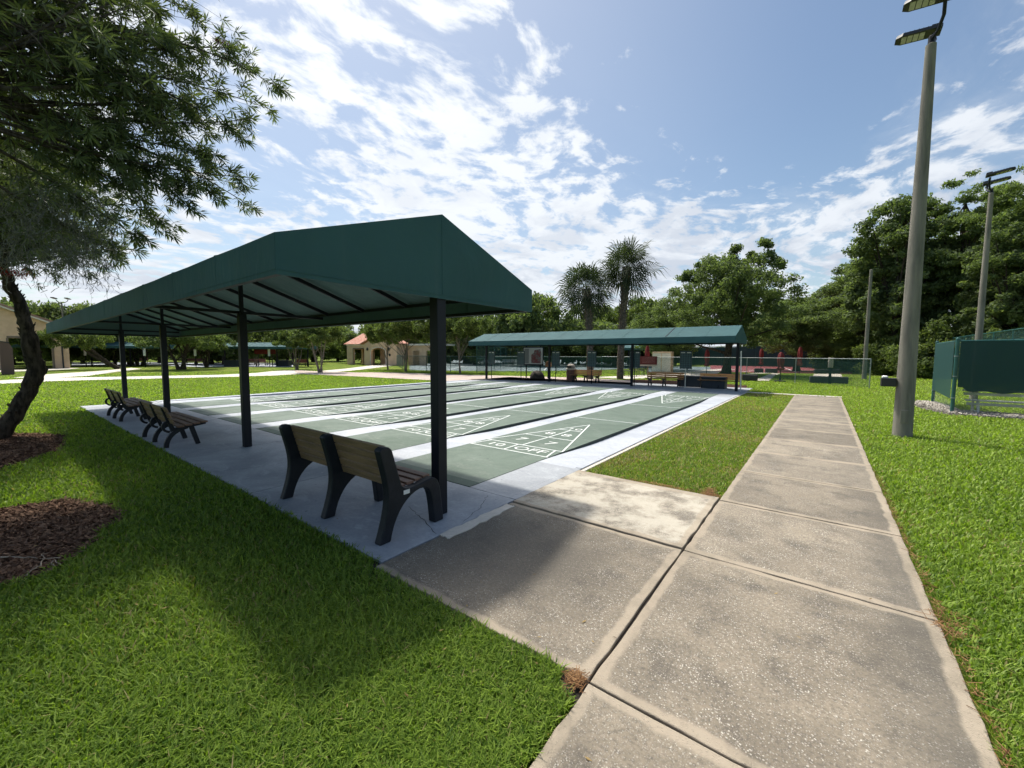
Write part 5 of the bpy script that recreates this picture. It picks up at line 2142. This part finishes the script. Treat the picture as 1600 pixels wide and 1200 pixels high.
# red board with pale lines of text (illegible in the photo)
bx, by = gp(1012, 590)
root = empty('rules_board', (bx, by, 0), R(4), 'dark red rules board with pale lettering on a post behind the benches', 'sign')
mb = MB()
mb.box((-.035, -.03, 0), (.035, .03, .98))
mb.build('post', M['wood'], root)
mb = MB()
mb.box((-.66, -.05, .98), (.66, .0, 1.60))
rr = random.Random(4)
for k in range(5):
    z = 1.50 - k * .095
    x = -.5 + rr.uniform(0, .15)
    while x < .45:
        w = rr.uniform(.04, .13)
        mb.box((x, -.053, z - .016), (min(x + w, .5), -.0505, z + .016), 1)
        x += w + .03
M['dim_white'] = pmat('faded_lettering', (0.26, 0.13, 0.12), (0.2, 0.08, 0.08), 9, .6)
mb.build('panel', [M['redboard'], M['dim_white']], root)
mb = MB()
mb.box((-.66, -.045, .86), (.66, -.005, .975))
mb.build('lower_rail', M['cone'], root)

# orange box on a post
root = empty('mail_box', (*gp(856.5, 591.2), 0), 0, 'small orange wooden box on a dark post by the boulder', 'box on post')
mb = MB()
mb.box((-.04, -.04, 0), (.04, .04, .82))
mb.build('post', M['metal_dark'], root)
mb = MB()
mb.extrude([(-.18, .82), (.18, .82), (.18, 1.10), (0, 1.22), (-.18, 1.10)], 'y', -.14, .14)
mb.build('box', M['wood_far'], root, bevel=.01)

# boulder
g = np.random.default_rng(12)
bm_v, bm_f = [], []
mb = MB()
nu, nv = 18, 10
for j in range(nv + 1):
    ph = math.pi / 2 * j / nv
    for i in range(nu):
        th = 2 * math.pi * i / nu
        k = 1 + .10 * math.sin(3 * th + 1) + .07 * math.sin(5 * th + ph * 3) + g.uniform(-.035, .035)
        mb.v.append((.52 * k * math.cos(th) * math.cos(ph) ** .7, .42 * k * math.sin(th) * math.cos(ph) ** .7, .56 * math.sin(ph) * (1 + .06 * math.sin(2 * th)) - .02))
for j in range(nv):
    for i in range(nu):
        i2 = (i + 1) % nu
        mb.f.append((j * nu + i, j * nu + i2, (j + 1) * nu + i2, (j + 1) * nu + i))
        mb.m.append(0)
o = mb.build('boulder', M['stone'], smooth=True)
o.location = (*gp(839, 591.5), 0)
tag(o, 'rounded brown boulder lying under the map board', 'boulder')

# trash can
root = empty('trash_can', (*gp(892, 595.0), 0), 0, 'round brown trash can with pale ring and domed lid beside the bench', 'trash can')
mb = MB()
mb.lathe([(.27, 0), (.29, .02), (.30, .70), (.28, .72)], 24)
mb.build('barrel', M['brick'], root, smooth=True)
mb = MB()
mb.lathe([(.33, .722), (.34, .76), (.33, .80), (.28, .81)], 24)
mb.build('rim', M['trim'], root, smooth=True)
mb = MB()
mb.lathe([(.25, .812), (.27, .92), (.22, 1.03), (.10, 1.09), (.02, 1.10)], 24)
mb.build('lid', M['cone'], root, smooth=True)
mb = MB()
mb.box((-.15, -.29, .85), (.15, -.2, .98))
mb.build('flap', M['black'], root)


# closed red umbrellas
def umbrella(u, v, h, label, base=False):
    root = empty('closed_umbrella', (*gp(u, v), 0), 0, label, 'umbrella', 'closed red umbrellas')
    mb = MB()
    mb.tube([(0, 0, 0), (0, 0, h)], .025, 8)
    mb.build('pole', M['metal_dark'], root, smooth=True)
    mb = MB()
    n = 32
    prof = [(.02, 0), (.15, .03), (.20, .12), (.12, .22), (.16, .45), (.17, .72), (.12, .95), (.05, 1.05)]
    L = h - .75
    for j, (r, t) in enumerate(prof):
        for i in range(n):
            a = 2 * math.pi * i / n
            rr_ = r * (1 + .22 * math.sin(4 * a + j * .3)) * (1 + .05 * math.sin(9 * a))
            mb.v.append((rr_ * math.cos(a), rr_ * math.sin(a), .72 + t * L))
    for j in range(len(prof) - 1):
        for i in range(n):
            i2 = (i + 1) % n
            mb.f.append((j * n + i, j * n + i2, (j + 1) * n + i2, (j + 1) * n + i))
            mb.m.append(0)
    mb.build('cloth', M['red'], root, smooth=True)
    if base:
        mb = MB()
        mb.lathe([(.33, 0), (.33, .05), (.06, .08), (.05, .25)], 20)
        mb.build('base', M['black'], root, smooth=True)
    return root


umbrella(1103.8, 586.0, 2.15, 'closed red umbrella left of the oak trunk under the far canopy')
umbrella(1218.5, 596, 1.88, 'nearest closed red umbrella on a round black base on the grass', True)
umbrella(1248.5, 584, 2.45, 'closed red umbrella left of the wide concrete block pad')
umbrella(1188.5, 581, 2.35, 'closed red umbrella behind the pair of dark low blocks')
umbrella(1010.5, 585, 2.45, 'closed red umbrella above the red rules board')
umbrella(1137.5, 581, 2.2, 'closed red umbrella just right of the oak trunk')


# low dark blocks (bocce end boards)
def block(u0, v0, u1, v1, h, label, t=.25):
    a, b = gp(u0, v0), gp(u1, v1)
    L = math.hypot(b[0] - a[0], b[1] - a[1])
    mb = MB()
    mb.box((0, 0, 0), (L, t, h))
    o = mb.build('low_block', M['block'], bevel=.06, seg=3)
    o.location = (a[0], a[1], 0)
    o.rotation_euler = (0, 0, math.atan2(b[1] - a[1], b[0] - a[0]))
    tag(o, label, 'low wall', 'dark low end walls')


block(1265, 598.0, 1326, 599.8, .42, 'widest dark low wall in front of the white pad')
block(1159, 594.5, 1183, 595.5, .42, 'dark low wall right of the far canopy end post')
block(1179, 582.3, 1193, 582.5, .42, 'left half of the far pair of dark low walls')
block(1195.5, 582.5, 1215, 582.9, .42, 'right half of the far pair of dark low walls')
block(1273, 583.4, 1313, 583.8, .40, 'pale grey low wall at the back of the white pad')

# can on a post
root = empty('post_ashtray', (*gp(1296, 599.5), 0), 0, 'pale cylinder on a thick dark post beside the widest low wall', 'ash can')
mb = MB()
mb.box((-.07, -.07, 0), (.07, .07, .98))
mb.build('post', M['metal_dark'], root)
mb = MB()
mb.lathe([(.12, .98), (.13, 1.0), (.13, 1.55), (.11, 1.57)], 20)
mb.build('cylinder', M['cone'], root, smooth=True)

# outdoor dark seats by the fence
for u, v, lb in ((979, 588, 'black metal armchair right of the tall palm trunk'), (990, 588, 'black metal chair behind the fifth scoreboard'), (1002, 587, 'black metal chair left of the red rules board')):
    root = empty('metal_chair', (*gp(u, v), 0), R(20 + u), lb, 'chair', 'black metal chairs by the fence')
    mb = MB()
    mb.box((-.25, -.25, .43), (.25, .25, .47))
    mb.build('seat', M['black'], root)
    mb = MB()
    mb.box((-.25, .25, .5), (.25, .29, .95))
    mb.build('backrest', M['black'], root, bevel=.03)
    for x in (-.23, .23):
        for y in (-.22, .22):
            mb = MB()
            mb.tube([(x, y, 0), (x, y, .43)], .02, 6)
            mb.build('leg', M['black'], root)

# pale coolers / cabinet under the small green canopy
root = empty('service_cabinet', (*gp(1035, 582), 0), 0, 'beige service cabinet under the small green canopy', 'cabinet')
mb = MB()
mb.box((-.9, -.4, 0), (.9, .4, 2.0))
mb.build('body', M['stucco'], root, bevel=.02)
for x in (-.45, .45):
    mb = MB()
    mb.box((x - .40, -.43, .12), (x + .40, -.403, 1.85))
    mb.build('door', M['trim'], root)


# ================================================================ fences
def fence(P, h, label, mesh, rail, sp=3.0, r=.022, mid=False, screen=None, z0=.04, group=None, cat='fence', base_rail=False):
    ox, oy = P[0]
    root = empty('chain_link_fence', (ox, oy, 0), 0, label, cat, group)
    Q = [(p[0] - ox, p[1] - oy) for p in P]
    for a, b in zip(Q[:-1], Q[1:]):
        L = math.hypot(b[0] - a[0], b[1] - a[1])
        n = max(1, round(L / sp))
        mb = MB()
        mb.tube([(*a, h), (*b, h)], r, 6)
        if mid:
            mb.tube([(*a, h * .5), (*b, h * .5)], r * .8, 6)
        if base_rail:
            mb.tube([(*a, z0), (*b, z0)], r * .7, 6)
        mb.build('rail', rail, root, smooth=True)
        for k in range(n + (1 if b == Q[-1] else 0)):
            t = k / n
            mb = MB()
            c = (a[0] + (b[0] - a[0]) * t, a[1] + (b[1] - a[1]) * t)
            mb.tube([(*c, 0), (*c, h + .04)], r * 1.15, 7)
            mb.build('post', rail, root, smooth=True)
        mb = MB()
        mb.add([(*a, z0), (*b, z0), (*b, h), (*a, h)], [(0, 1, 2, 3)])
        mb.build('mesh_panel', mesh, root)
        if screen:
            mb = MB()
            nx_, ny_ = -(b[1] - a[1]) / L * .03, (b[0] - a[0]) / L * .03
            s0, s1 = screen
            mb.add([(a[0] + nx_, a[1] + ny_, s0), (b[0] + nx_, b[1] + ny_, s0), (b[0] + nx_, b[1] + ny_, s1), (a[0] + nx_, a[1] + ny_, s1)], [(0, 1, 2, 3)])
            mb.build('windscreen', M['screen'], root)
    return root


# low fence running behind the pads
fence([gp(1358, 606.5), gp(1242, 598.5), gp(1166, 594.0), gp(1080, 589.8), gp(1003, 586.8), gp(940, 584.5)], 1.53,
      'low chain link fence with thin grey rail crossing behind the far canopy', M['chain'], M['rail_grey'], sp=3.4, r=.02, z0=.05)
# tennis fence nearer side and back
fence([gp(940, 584.8), gp(870, 583.2), gp(745, 583.0), gp(632, 578.8), gp(616, 568.5)], 1.5,
      'low green chain link fence along the near side of the tennis court', M['chain'], M['rail_green'], sp=3.6, r=.024, z0=.05)
fence([gp(640, 564.2), gp(760, 562.4), gp(900, 561.9), gp(1010, 562.4), gp(1048, 571.5)], 3.0,
      'tall green chain link fence behind the tennis court', M['chain'], M['rail_green'], sp=4.5, r=.03, mid=True, screen=(.1, 1.9))
fence([gp(745, 582.7), gp(832, 564.5)], 2.6, 'cross fence dividing the tennis court behind the far left post', M['chain'], M['rail_green'], sp=4.5, r=.03, mid=True)
# sport court back fence with windscreens
fence([gp(1335, 578.0), gp(1260, 574.8), gp(1180, 573.2), gp(1080, 571.0)], 3.05,
      'tall green screened fence at the back of the red court', M['chain'], M['rail_green'], sp=4.0, r=.035, screen=(.1, 2.95), mid=False)
fence([gp(1335, 578.2), gp(1322, 569.0)], 3.05, 'screened side fence at the right end of the red court', M['chain'], M['rail_green'], sp=4.0, r=.035, screen=(.1, 2.95))

# right hand screened enclosure
fe = empty('screened_enclosure', (3.17, 17.69, 0), 0, 'dark green windscreen fence with open bottom at the right edge', 'fence')
for c, h in (((0, 0), 2.2), ((.12, 3.5), 2.2), ((3.1, 0), 2.2), ((6.2, 0), 2.2)):
    mb = MB()
    mb.tube([(*c, 0), (*c, h)], .045, 10)
    mb.lathe([(.05, h), (.045, h + .03), (.02, h + .05)], 10, at=(*c, 0))
    mb.build('post', M['rail_green'], fe, smooth=True)
mb = MB()
for a, b in (((0, 0), (6.2, 0)), ((0, 0), (.12, 3.5))):
    mb.tube([(*a, 2.15), (*b, 2.15)], .024, 8)
mb.build('top_rail', M['rail_green'], fe, smooth=True)
mb = MB()
for z in (.45, 1.1, 1.7):
    for c in ((0, 0), (.12, 3.5), (3.1, 0)):
        mb.lathe([(.052, z - .012), (.055, z), (.052, z + .012)], 10, at=(*c, 0))
mb.build('tension_bands', M['rail_grey'], fe, smooth=True)
# cloth with a gently scalloped lower edge
mb = MB()
n = 60
vs = []
for i in range(n + 1):
    x = .02 + 6.1 * i / n
    lo_ = .66 - .03 * math.sin(i * .9) + (.10 * max(0, 1 - i / 3))
    y = -.055 - .012 * math.sin(i * .5)
    x = x + .04
    vs += [(x, y, lo_ if i > 1 else .78), (x, y - .004, 1.45), (x, -.05, 2.13)]
for i in range(n):
    mb.f += [(i * 3, i * 3 + 3, i * 3 + 4, i * 3 + 1), (i * 3 + 1, i * 3 + 4, i * 3 + 5, i * 3 + 2)]
mb.v = vs
mb.m = [0] * len(mb.f)
mb.build('windscreen', M['screen'], fe)
mb = MB()
mb.add([(-.055, .05, .42), (.065, 3.45, .50), (.065, 3.45, 2.14), (-.055, .05, 2.14)], [(0, 1, 2, 3)])
mb.build('side_windscreen', M['screen_thin'], fe)
mb = MB()
mb.add([(0, 0, .05), (6.2, 0, .05), (6.2, 0, 2.12), (0, 0, 2.12)], [(0, 1, 2, 3)])
mb.add([(0, 0.02, .05), (.12, 3.5, .05), (.12, 3.5, 2.12), (0, 0.02, 2.12)], [(0, 1, 2, 3)])
mb.build('mesh_panel', M['chain_grey'], fe)
mb = MB()
mb.lathe([(.07, 0), (.07, .01)], 14)
rotm = Matrix.Rotation(R(90), 3, 'X') @ Matrix.Diagonal((1, .45, 1)).to_3x3()
mb.v = [tuple(rotm @ Vector(v) + Vector((.98, -.012, 1.95))) for v in mb.v]
mb.build('tear', M['white'], fe)
fence([(7.65, 44), (7.65, 17.0)], 3.05, 'tall court fence rising behind the green screen on the right', M['chain'], M['rail_green'], sp=3.0, r=.03, screen=(1.9, 2.6))

# aluminium bleacher behind the mesh
root = empty('metal_bleacher', (3.55, 18.2, 0), 0, 'pale metal bleacher seats seen below the green screen', 'bleacher')
for k, (z, y) in enumerate(((.34, 0), (.62, .35))):
    mb = MB()
    mb.box((0, y, z), (4.6, y + .24, z + .045))
    mb.box((0, y + .02, z - .12), (4.6, y + .06, z - .04))
    mb.build('plank', M['alu'], root, bevel=.006)
for x in (.25, 1.45, 2.65, 3.85):
    mb = MB()
    mb.beam((x, .1, .34), (x, -.02, 0), .05, .05)
    mb.beam((x, .5, .62), (x, .62, 0), .05, .05)
    mb.beam((x, -.02, .02), (x, .62, .02), .05, .04)
    mb.build('leg', M['white'], root)

# gravel round the enclosure foot
g = np.random.default_rng(9)
GP_ = [(2.62, 19.9), (2.60, 18.9), (2.85, 17.7), (3.1, 17.25), (9.5, 17.1), (9.5, 18.6), (3.5, 18.6), (3.4, 21.6), (2.9, 21.4)]
mb = MB()
mb.prism(GP_, -.06, -.012)
o = mb.build('gravel_bed', M['gravel'])
tag(o, kind='structure')
GR_POLY.append(GP_)
n = 9000
px, py = g.uniform(2.5, 6.8, n), g.uniform(17.05, 21.7, n)
k = in_poly(px, py, GP_)
px, py = px[k], py[k]
n = len(px)
s_ = g.uniform(.012, .04, n)
base = np.array([(1, 0, 0), (0, 1, 0), (-1, 0, 0), (0, -1, 0), (0, 0, .8), (0, 0, -.8)], float)
V = base[None] * s_[:, None, None] * g.uniform(.7, 1.3, (n, 6, 1))
a = g.uniform(0, 6.28, n)
ca, sa = np.cos(a), np.sin(a)
V = np.stack([V[..., 0] * ca[:, None] - V[..., 1] * sa[:, None], V[..., 0] * sa[:, None] + V[..., 1] * ca[:, None], V[..., 2]], -1)
mound = .10 * np.exp(-((px - 2.95) ** 2 / .15 + (py - 19.2) ** 2 / 2.5))
V += np.stack([px, py, mound + s_ * .3], 1)[:, None, :]
Fb = np.array([(0, 1, 4), (1, 2, 4), (2, 3, 4), (3, 0, 4), (1, 0, 5), (2, 1, 5), (3, 2, 5), (0, 3, 5)])
F = (Fb[None] + (np.arange(n) * 6)[:, None, None]).reshape(-1, 3)
o = np_mesh('gravel', V.reshape(-1, 3), F, M['pebble'], var=np.repeat(g.uniform(0, 1, n), 6))
tag(o, 'pale loose gravel heaped at the foot of the green screened fence', 'gravel', kind='stuff')

# playground-like blue slide frame behind the tennis court left end
root = empty('blue_slide', (*gp(752, 566), 0), R(20), 'blue and white slanted play slide beyond the tennis fence', 'slide')
M['blue'] = pmat('blue_panel', (0.05, 0.10, 0.28), (0.04, 0.08, 0.22), 3, .5)
mb = MB()
mb.extrude([(-1.2, 2.6), (-.7, 2.7), (2.0, .5), (1.6, .3)], 'y', -.25, .25)
mb.build('chute', M['blue'], root)
mb = MB()
for s in (-.27, .27):
    mb.beam((-1.1, s, 2.85), (2.0, s, .7), .05, .08)
mb.build('side_rails', M['white'], root)
mb = MB()
for x, h in ((-1.1, 2.6), (-.5, 2.3), (1.2, 1.0)):
    mb.box((x - .04, -.2, 0), (x + .04, .2, h))
mb.build('supports', M['rail_grey'], root)

# tall grass clump by the woods
g = np.random.default_rng(33)
cx_, cy_ = gp(1450, 586)
n = 5000
px, py = g.normal(cx_, .9, n), g.normal(cy_ + .6, .5, n)
a = g.uniform(0, 6.28, n)
h = g.uniform(.3, 1.0, n)
l = g.uniform(.05, .4, n)
b = np.stack([px, py, np.full(n, -.03)], 1)
w = np.stack([-np.sin(a), np.cos(a), np.zeros(n)], 1) * .02
tp = b + np.stack([np.cos(a) * l, np.sin(a) * l, h], 1)
V = np.stack([b - w, b + w, tp], 1).reshape(-1, 3)
o = np_mesh('tall_grass', V, np.arange(3 * n).reshape(-1, 3), M['grass'], var=np.repeat(g.uniform(.4, 1, n), 3))
tag(o, 'clump of tall bright grass at the edge of the woods', 'tall grass', kind='stuff')


# ================================================================ lawn blades
def lawn():
    g = np.random.default_rng(77)
    # polar sampling around the viewer's side of the park: dense near, thinner far
    N = 1150000
    az = g.uniform(R(-62), R(112), N)
    u = g.uniform(0, 1, N)
    r0, r1 = 1.3, 46.0
    r = r0 * (r1 / r0) ** (u ** 1.06)
    x, y = -r * np.sin(az), r * np.cos(az)
    ok = (x < 14)
    # paved rectangles (blades may lean over the rims)
    def cut(x0, x1, y0, y1, e=0.012):
        j = g.uniform(-.02, .012, N)
        return (x > x0 + j + e) & (x < x1 - j - e) & (y > y0 + j + e) & (y < y1 - j - e)
    ok &= ~cut(PX0, PX1, PY0, PY1)
    ok &= ~cut(PX1 - .1, -2.70, 5.2, 21.5, 0)
    ok &= ~cut(-2.86, SX0 + .02, 1.83, 5.30)
    ok &= ~cut(SX0 - .025, SX1 + .03, -8, SY1)
    ok &= ~cut(PX1 - .05, .75, 21.5, 21.85)
    x, y, r = x[ok], y[ok], r[ok]
    ok = np.ones(len(x), bool)
    for P in GR_POLY:
        ok &= ~in_poly(x, y, P)
    # the needle-filled notch at the walk corner
    ok &= ~((np.hypot(x + .95, y - 1.80) < .085))
    x, y, r = x[ok], y[ok], r[ok]
    n = len(x)
    # small bare patches and tufting
    a = g.uniform(0, 6.28, n)
    dryzone = (x > -2.8) & (x < -.85) & (y > 5.2) & (y < 22)
    rightz = x > SX1
    patch = .5 + .25 * np.sin(x * 1.7 + np.sin(y * 1.1) * 1.3) + .25 * np.sin(y * 2.3 + np.sin(x * .9) * 1.7)
    fine = g.normal(0, .21, n)
    tuft = .5 + .5 * np.sin(x * 21 + 3 * np.sin(y * 17)) * np.sin(y * 23 + 2 * np.sin(x * 13))
    var = .40 + .16 * (patch - .5) + .12 * (tuft - .5) + fine
    var = np.where(rightz, var + .07, var)
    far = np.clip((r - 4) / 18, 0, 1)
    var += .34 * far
    H = (.026 + .05 * g.beta(1.6, 2.0, n)) * (1 + .15 * (tuft - .5)) * np.where(dryzone, .72, 1) * (1 + np.clip(r - 14, 0, 30) * .012)
    W = g.uniform(.0022, .0042, n) * np.clip(r / 2.8, 1, 9) ** .76
    lean = g.uniform(.1, 1.15, n)
    d = np.stack([np.cos(a), np.sin(a), np.zeros(n)], 1)
    s = np.stack([-np.sin(a), np.cos(a), np.zeros(n)], 1)
    b = np.stack([x, y, np.full(n, -.032)], 1)
    ln = (H * lean)[:, None]
    up = np.array([0, 0, 1.])
    m_ = b + d * ln * .35 + up * (H * .62)[:, None]
    t = b + d * ln * 1.05 + up * (H * g.uniform(.75, 1.05, n))[:, None]
    w = s * W[:, None]
    V = np.stack([b - w * .8, b + w * .8, m_ - w, m_ + w, t], 1).reshape(-1, 3)
    k = (np.arange(n) * 5)[:, None]
    F = np.concatenate([k + np.array([[0, 1, 3]]), k + np.array([[0, 3, 2]]), k + np.array([[2, 3, 4]])], 0)
    dry = dryzone & (g.uniform(0, 1, n) < .24 + .40 * (patch > .58))
    straw = dry | (g.uniform(0, 1, n) < .018 + .05 * (patch > .8))
    var = np.clip(var, 0, 1)
    # straw coloured blades use values above one
    var = np.where(straw, 1.25 + g.uniform(0, .5, n), var)
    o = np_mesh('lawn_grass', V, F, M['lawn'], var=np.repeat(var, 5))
    tag(o, 'short green lawn grass around the courts and sidewalk', 'grass', kind='stuff')


def lawn_mat():
    m, t, b = new_mat('lawn_blades')
    at = t.new('ShaderNodeAttribute', attribute_name='var')
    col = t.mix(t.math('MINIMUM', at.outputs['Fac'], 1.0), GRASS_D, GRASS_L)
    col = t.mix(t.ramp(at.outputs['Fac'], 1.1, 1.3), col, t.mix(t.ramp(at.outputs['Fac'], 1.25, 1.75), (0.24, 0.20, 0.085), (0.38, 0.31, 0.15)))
    t.link(col, b.inputs['Base Color'])
    b.inputs['Roughness'].default_value = .5
    b.inputs['Specular IOR Level'].default_value = .25
    tr = t.new('ShaderNodeBsdfTranslucent')
    t.link(t.mix(1.0, col, (1.2, 1.35, .5, 1), 'MULTIPLY'), tr.inputs[0])
    mx = t.new('ShaderNodeMixShader')
    mx.inputs[0].default_value = .42
    t.link(b.outputs[0], mx.inputs[1])
    t.link(tr.outputs[0], mx.inputs[2])
    t.link(mx.outputs[0], t.n['Material Output'].inputs[0])
    return m


GRASS_D, GRASS_L = (0.060, 0.125, 0.014), (0.33, 0.44, 0.066)
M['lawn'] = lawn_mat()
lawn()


# ---- small litter: fallen leaves on lawn and slab, hairline cracks
g = np.random.default_rng(21)
n = 330
r_ = 1.6 * (14 / 1.6) ** g.uniform(0, 1, n)
az = g.uniform(R(-45), R(92), n)
px, py = -r_ * np.sin(az), r_ * np.cos(az)
k = ((px < -3.2) & (py > -.3) & (py < 3.6)) | (px > .8) | ((px > -2.7) & (px < -.9) & (py > 5.3)) | ((px > -2.7) & (px < .7) & (g.uniform(0, 1, n) < .25))
k &= ~((px < -3) & (py > 2.0) & (g.uniform(0, 1, n) < .75))
px, py = px[k], py[k]
n = len(px)
slab = (py > PY0) & (px < PX1) | ((px > -2.75) & (px < .67) & ((px > -.9) | (py < 5.25)) & (py > 1.85)) | ((px > -.89) & (px < .67))
z = np.where(slab, .006, .022)
L = g.uniform(.010, .024, n)
a = g.uniform(0, 6.28, n)
tl = g.normal(0, .3, n)
d = np.stack([np.cos(a) * np.cos(tl), np.sin(a) * np.cos(tl), np.sin(tl) * .4], 1) * L[:, None]
s_ = np.stack([-np.sin(a), np.cos(a), g.normal(0, .25, n)], 1) * (L * .28)[:, None]
c = np.stack([px, py, z + np.abs(d[:, 2]) + np.abs(s_[:, 2])], 1)
V = np.stack([c - d, c + s_, c + d, c - s_], 1).reshape(-1, 3)
M['litter'] = leaf_mat('fallen_leaves', (0.10, 0.055, 0.025), (0.34, 0.24, 0.10), .1)
o = np_mesh('fallen_leaves', V, np.arange(4 * n).reshape(-1, 4), M['litter'], var=np.repeat(g.uniform(0, 1, n), 4))
tag(o, 'small brown fallen leaves scattered over the lawn and concrete', 'fallen leaves', kind='stuff')

M['crack'] = pmat('crack_dirt', (0.05, 0.045, 0.04), (0.03, 0.027, 0.024), 20, .95)


def crack(pts, w, seed, z):
    rr = random.Random(seed)
    P = [pts[0]]
    for a, b in zip(pts[:-1], pts[1:]):
        m_ = max(4, int(math.hypot(b[0] - a[0], b[1] - a[1]) / .05))
        for k in range(1, m_ + 1):
            t = k / m_
            P.append((a[0] + (b[0] - a[0]) * t + rr.uniform(-.012, .012), a[1] + (b[1] - a[1]) * t + rr.uniform(-.012, .012)))
    mb = MB()
    n = len(P)
    for i, p in enumerate(P):
        a, b = P[max(0, i - 1)], P[min(n - 1, i + 1)]
        dx, dy = b[0] - a[0], b[1] - a[1]
        ln = math.hypot(dx, dy) + 1e-9
        ww = w * rr.uniform(.3, 1.0) * (.2 if i in (0, n - 1) else 1)
        mb.v += [(p[0] - dy / ln * ww, p[1] + dx / ln * ww, z), (p[0] + dy / ln * ww, p[1] - dx / ln * ww, z)]
        if i:
            mb.f.append((2 * i - 2, 2 * i - 1, 2 * i + 1, 2 * i))
            mb.m.append(0)
    tag(mb.build('slab_crack', M['crack']), kind='structure')


crack([(-3.62, 2.84), (-3.2, 2.70), (-2.83, 2.55)], .005, 1, .0015)
crack([(-3.15, 3.66), (-2.95, 3.3), (-2.82, 2.9)], .003, 2, .0015)
crack([(-6.9, 1.95), (-6.6, 2.6), (-6.75, 3.7)], .003, 3, .0015)
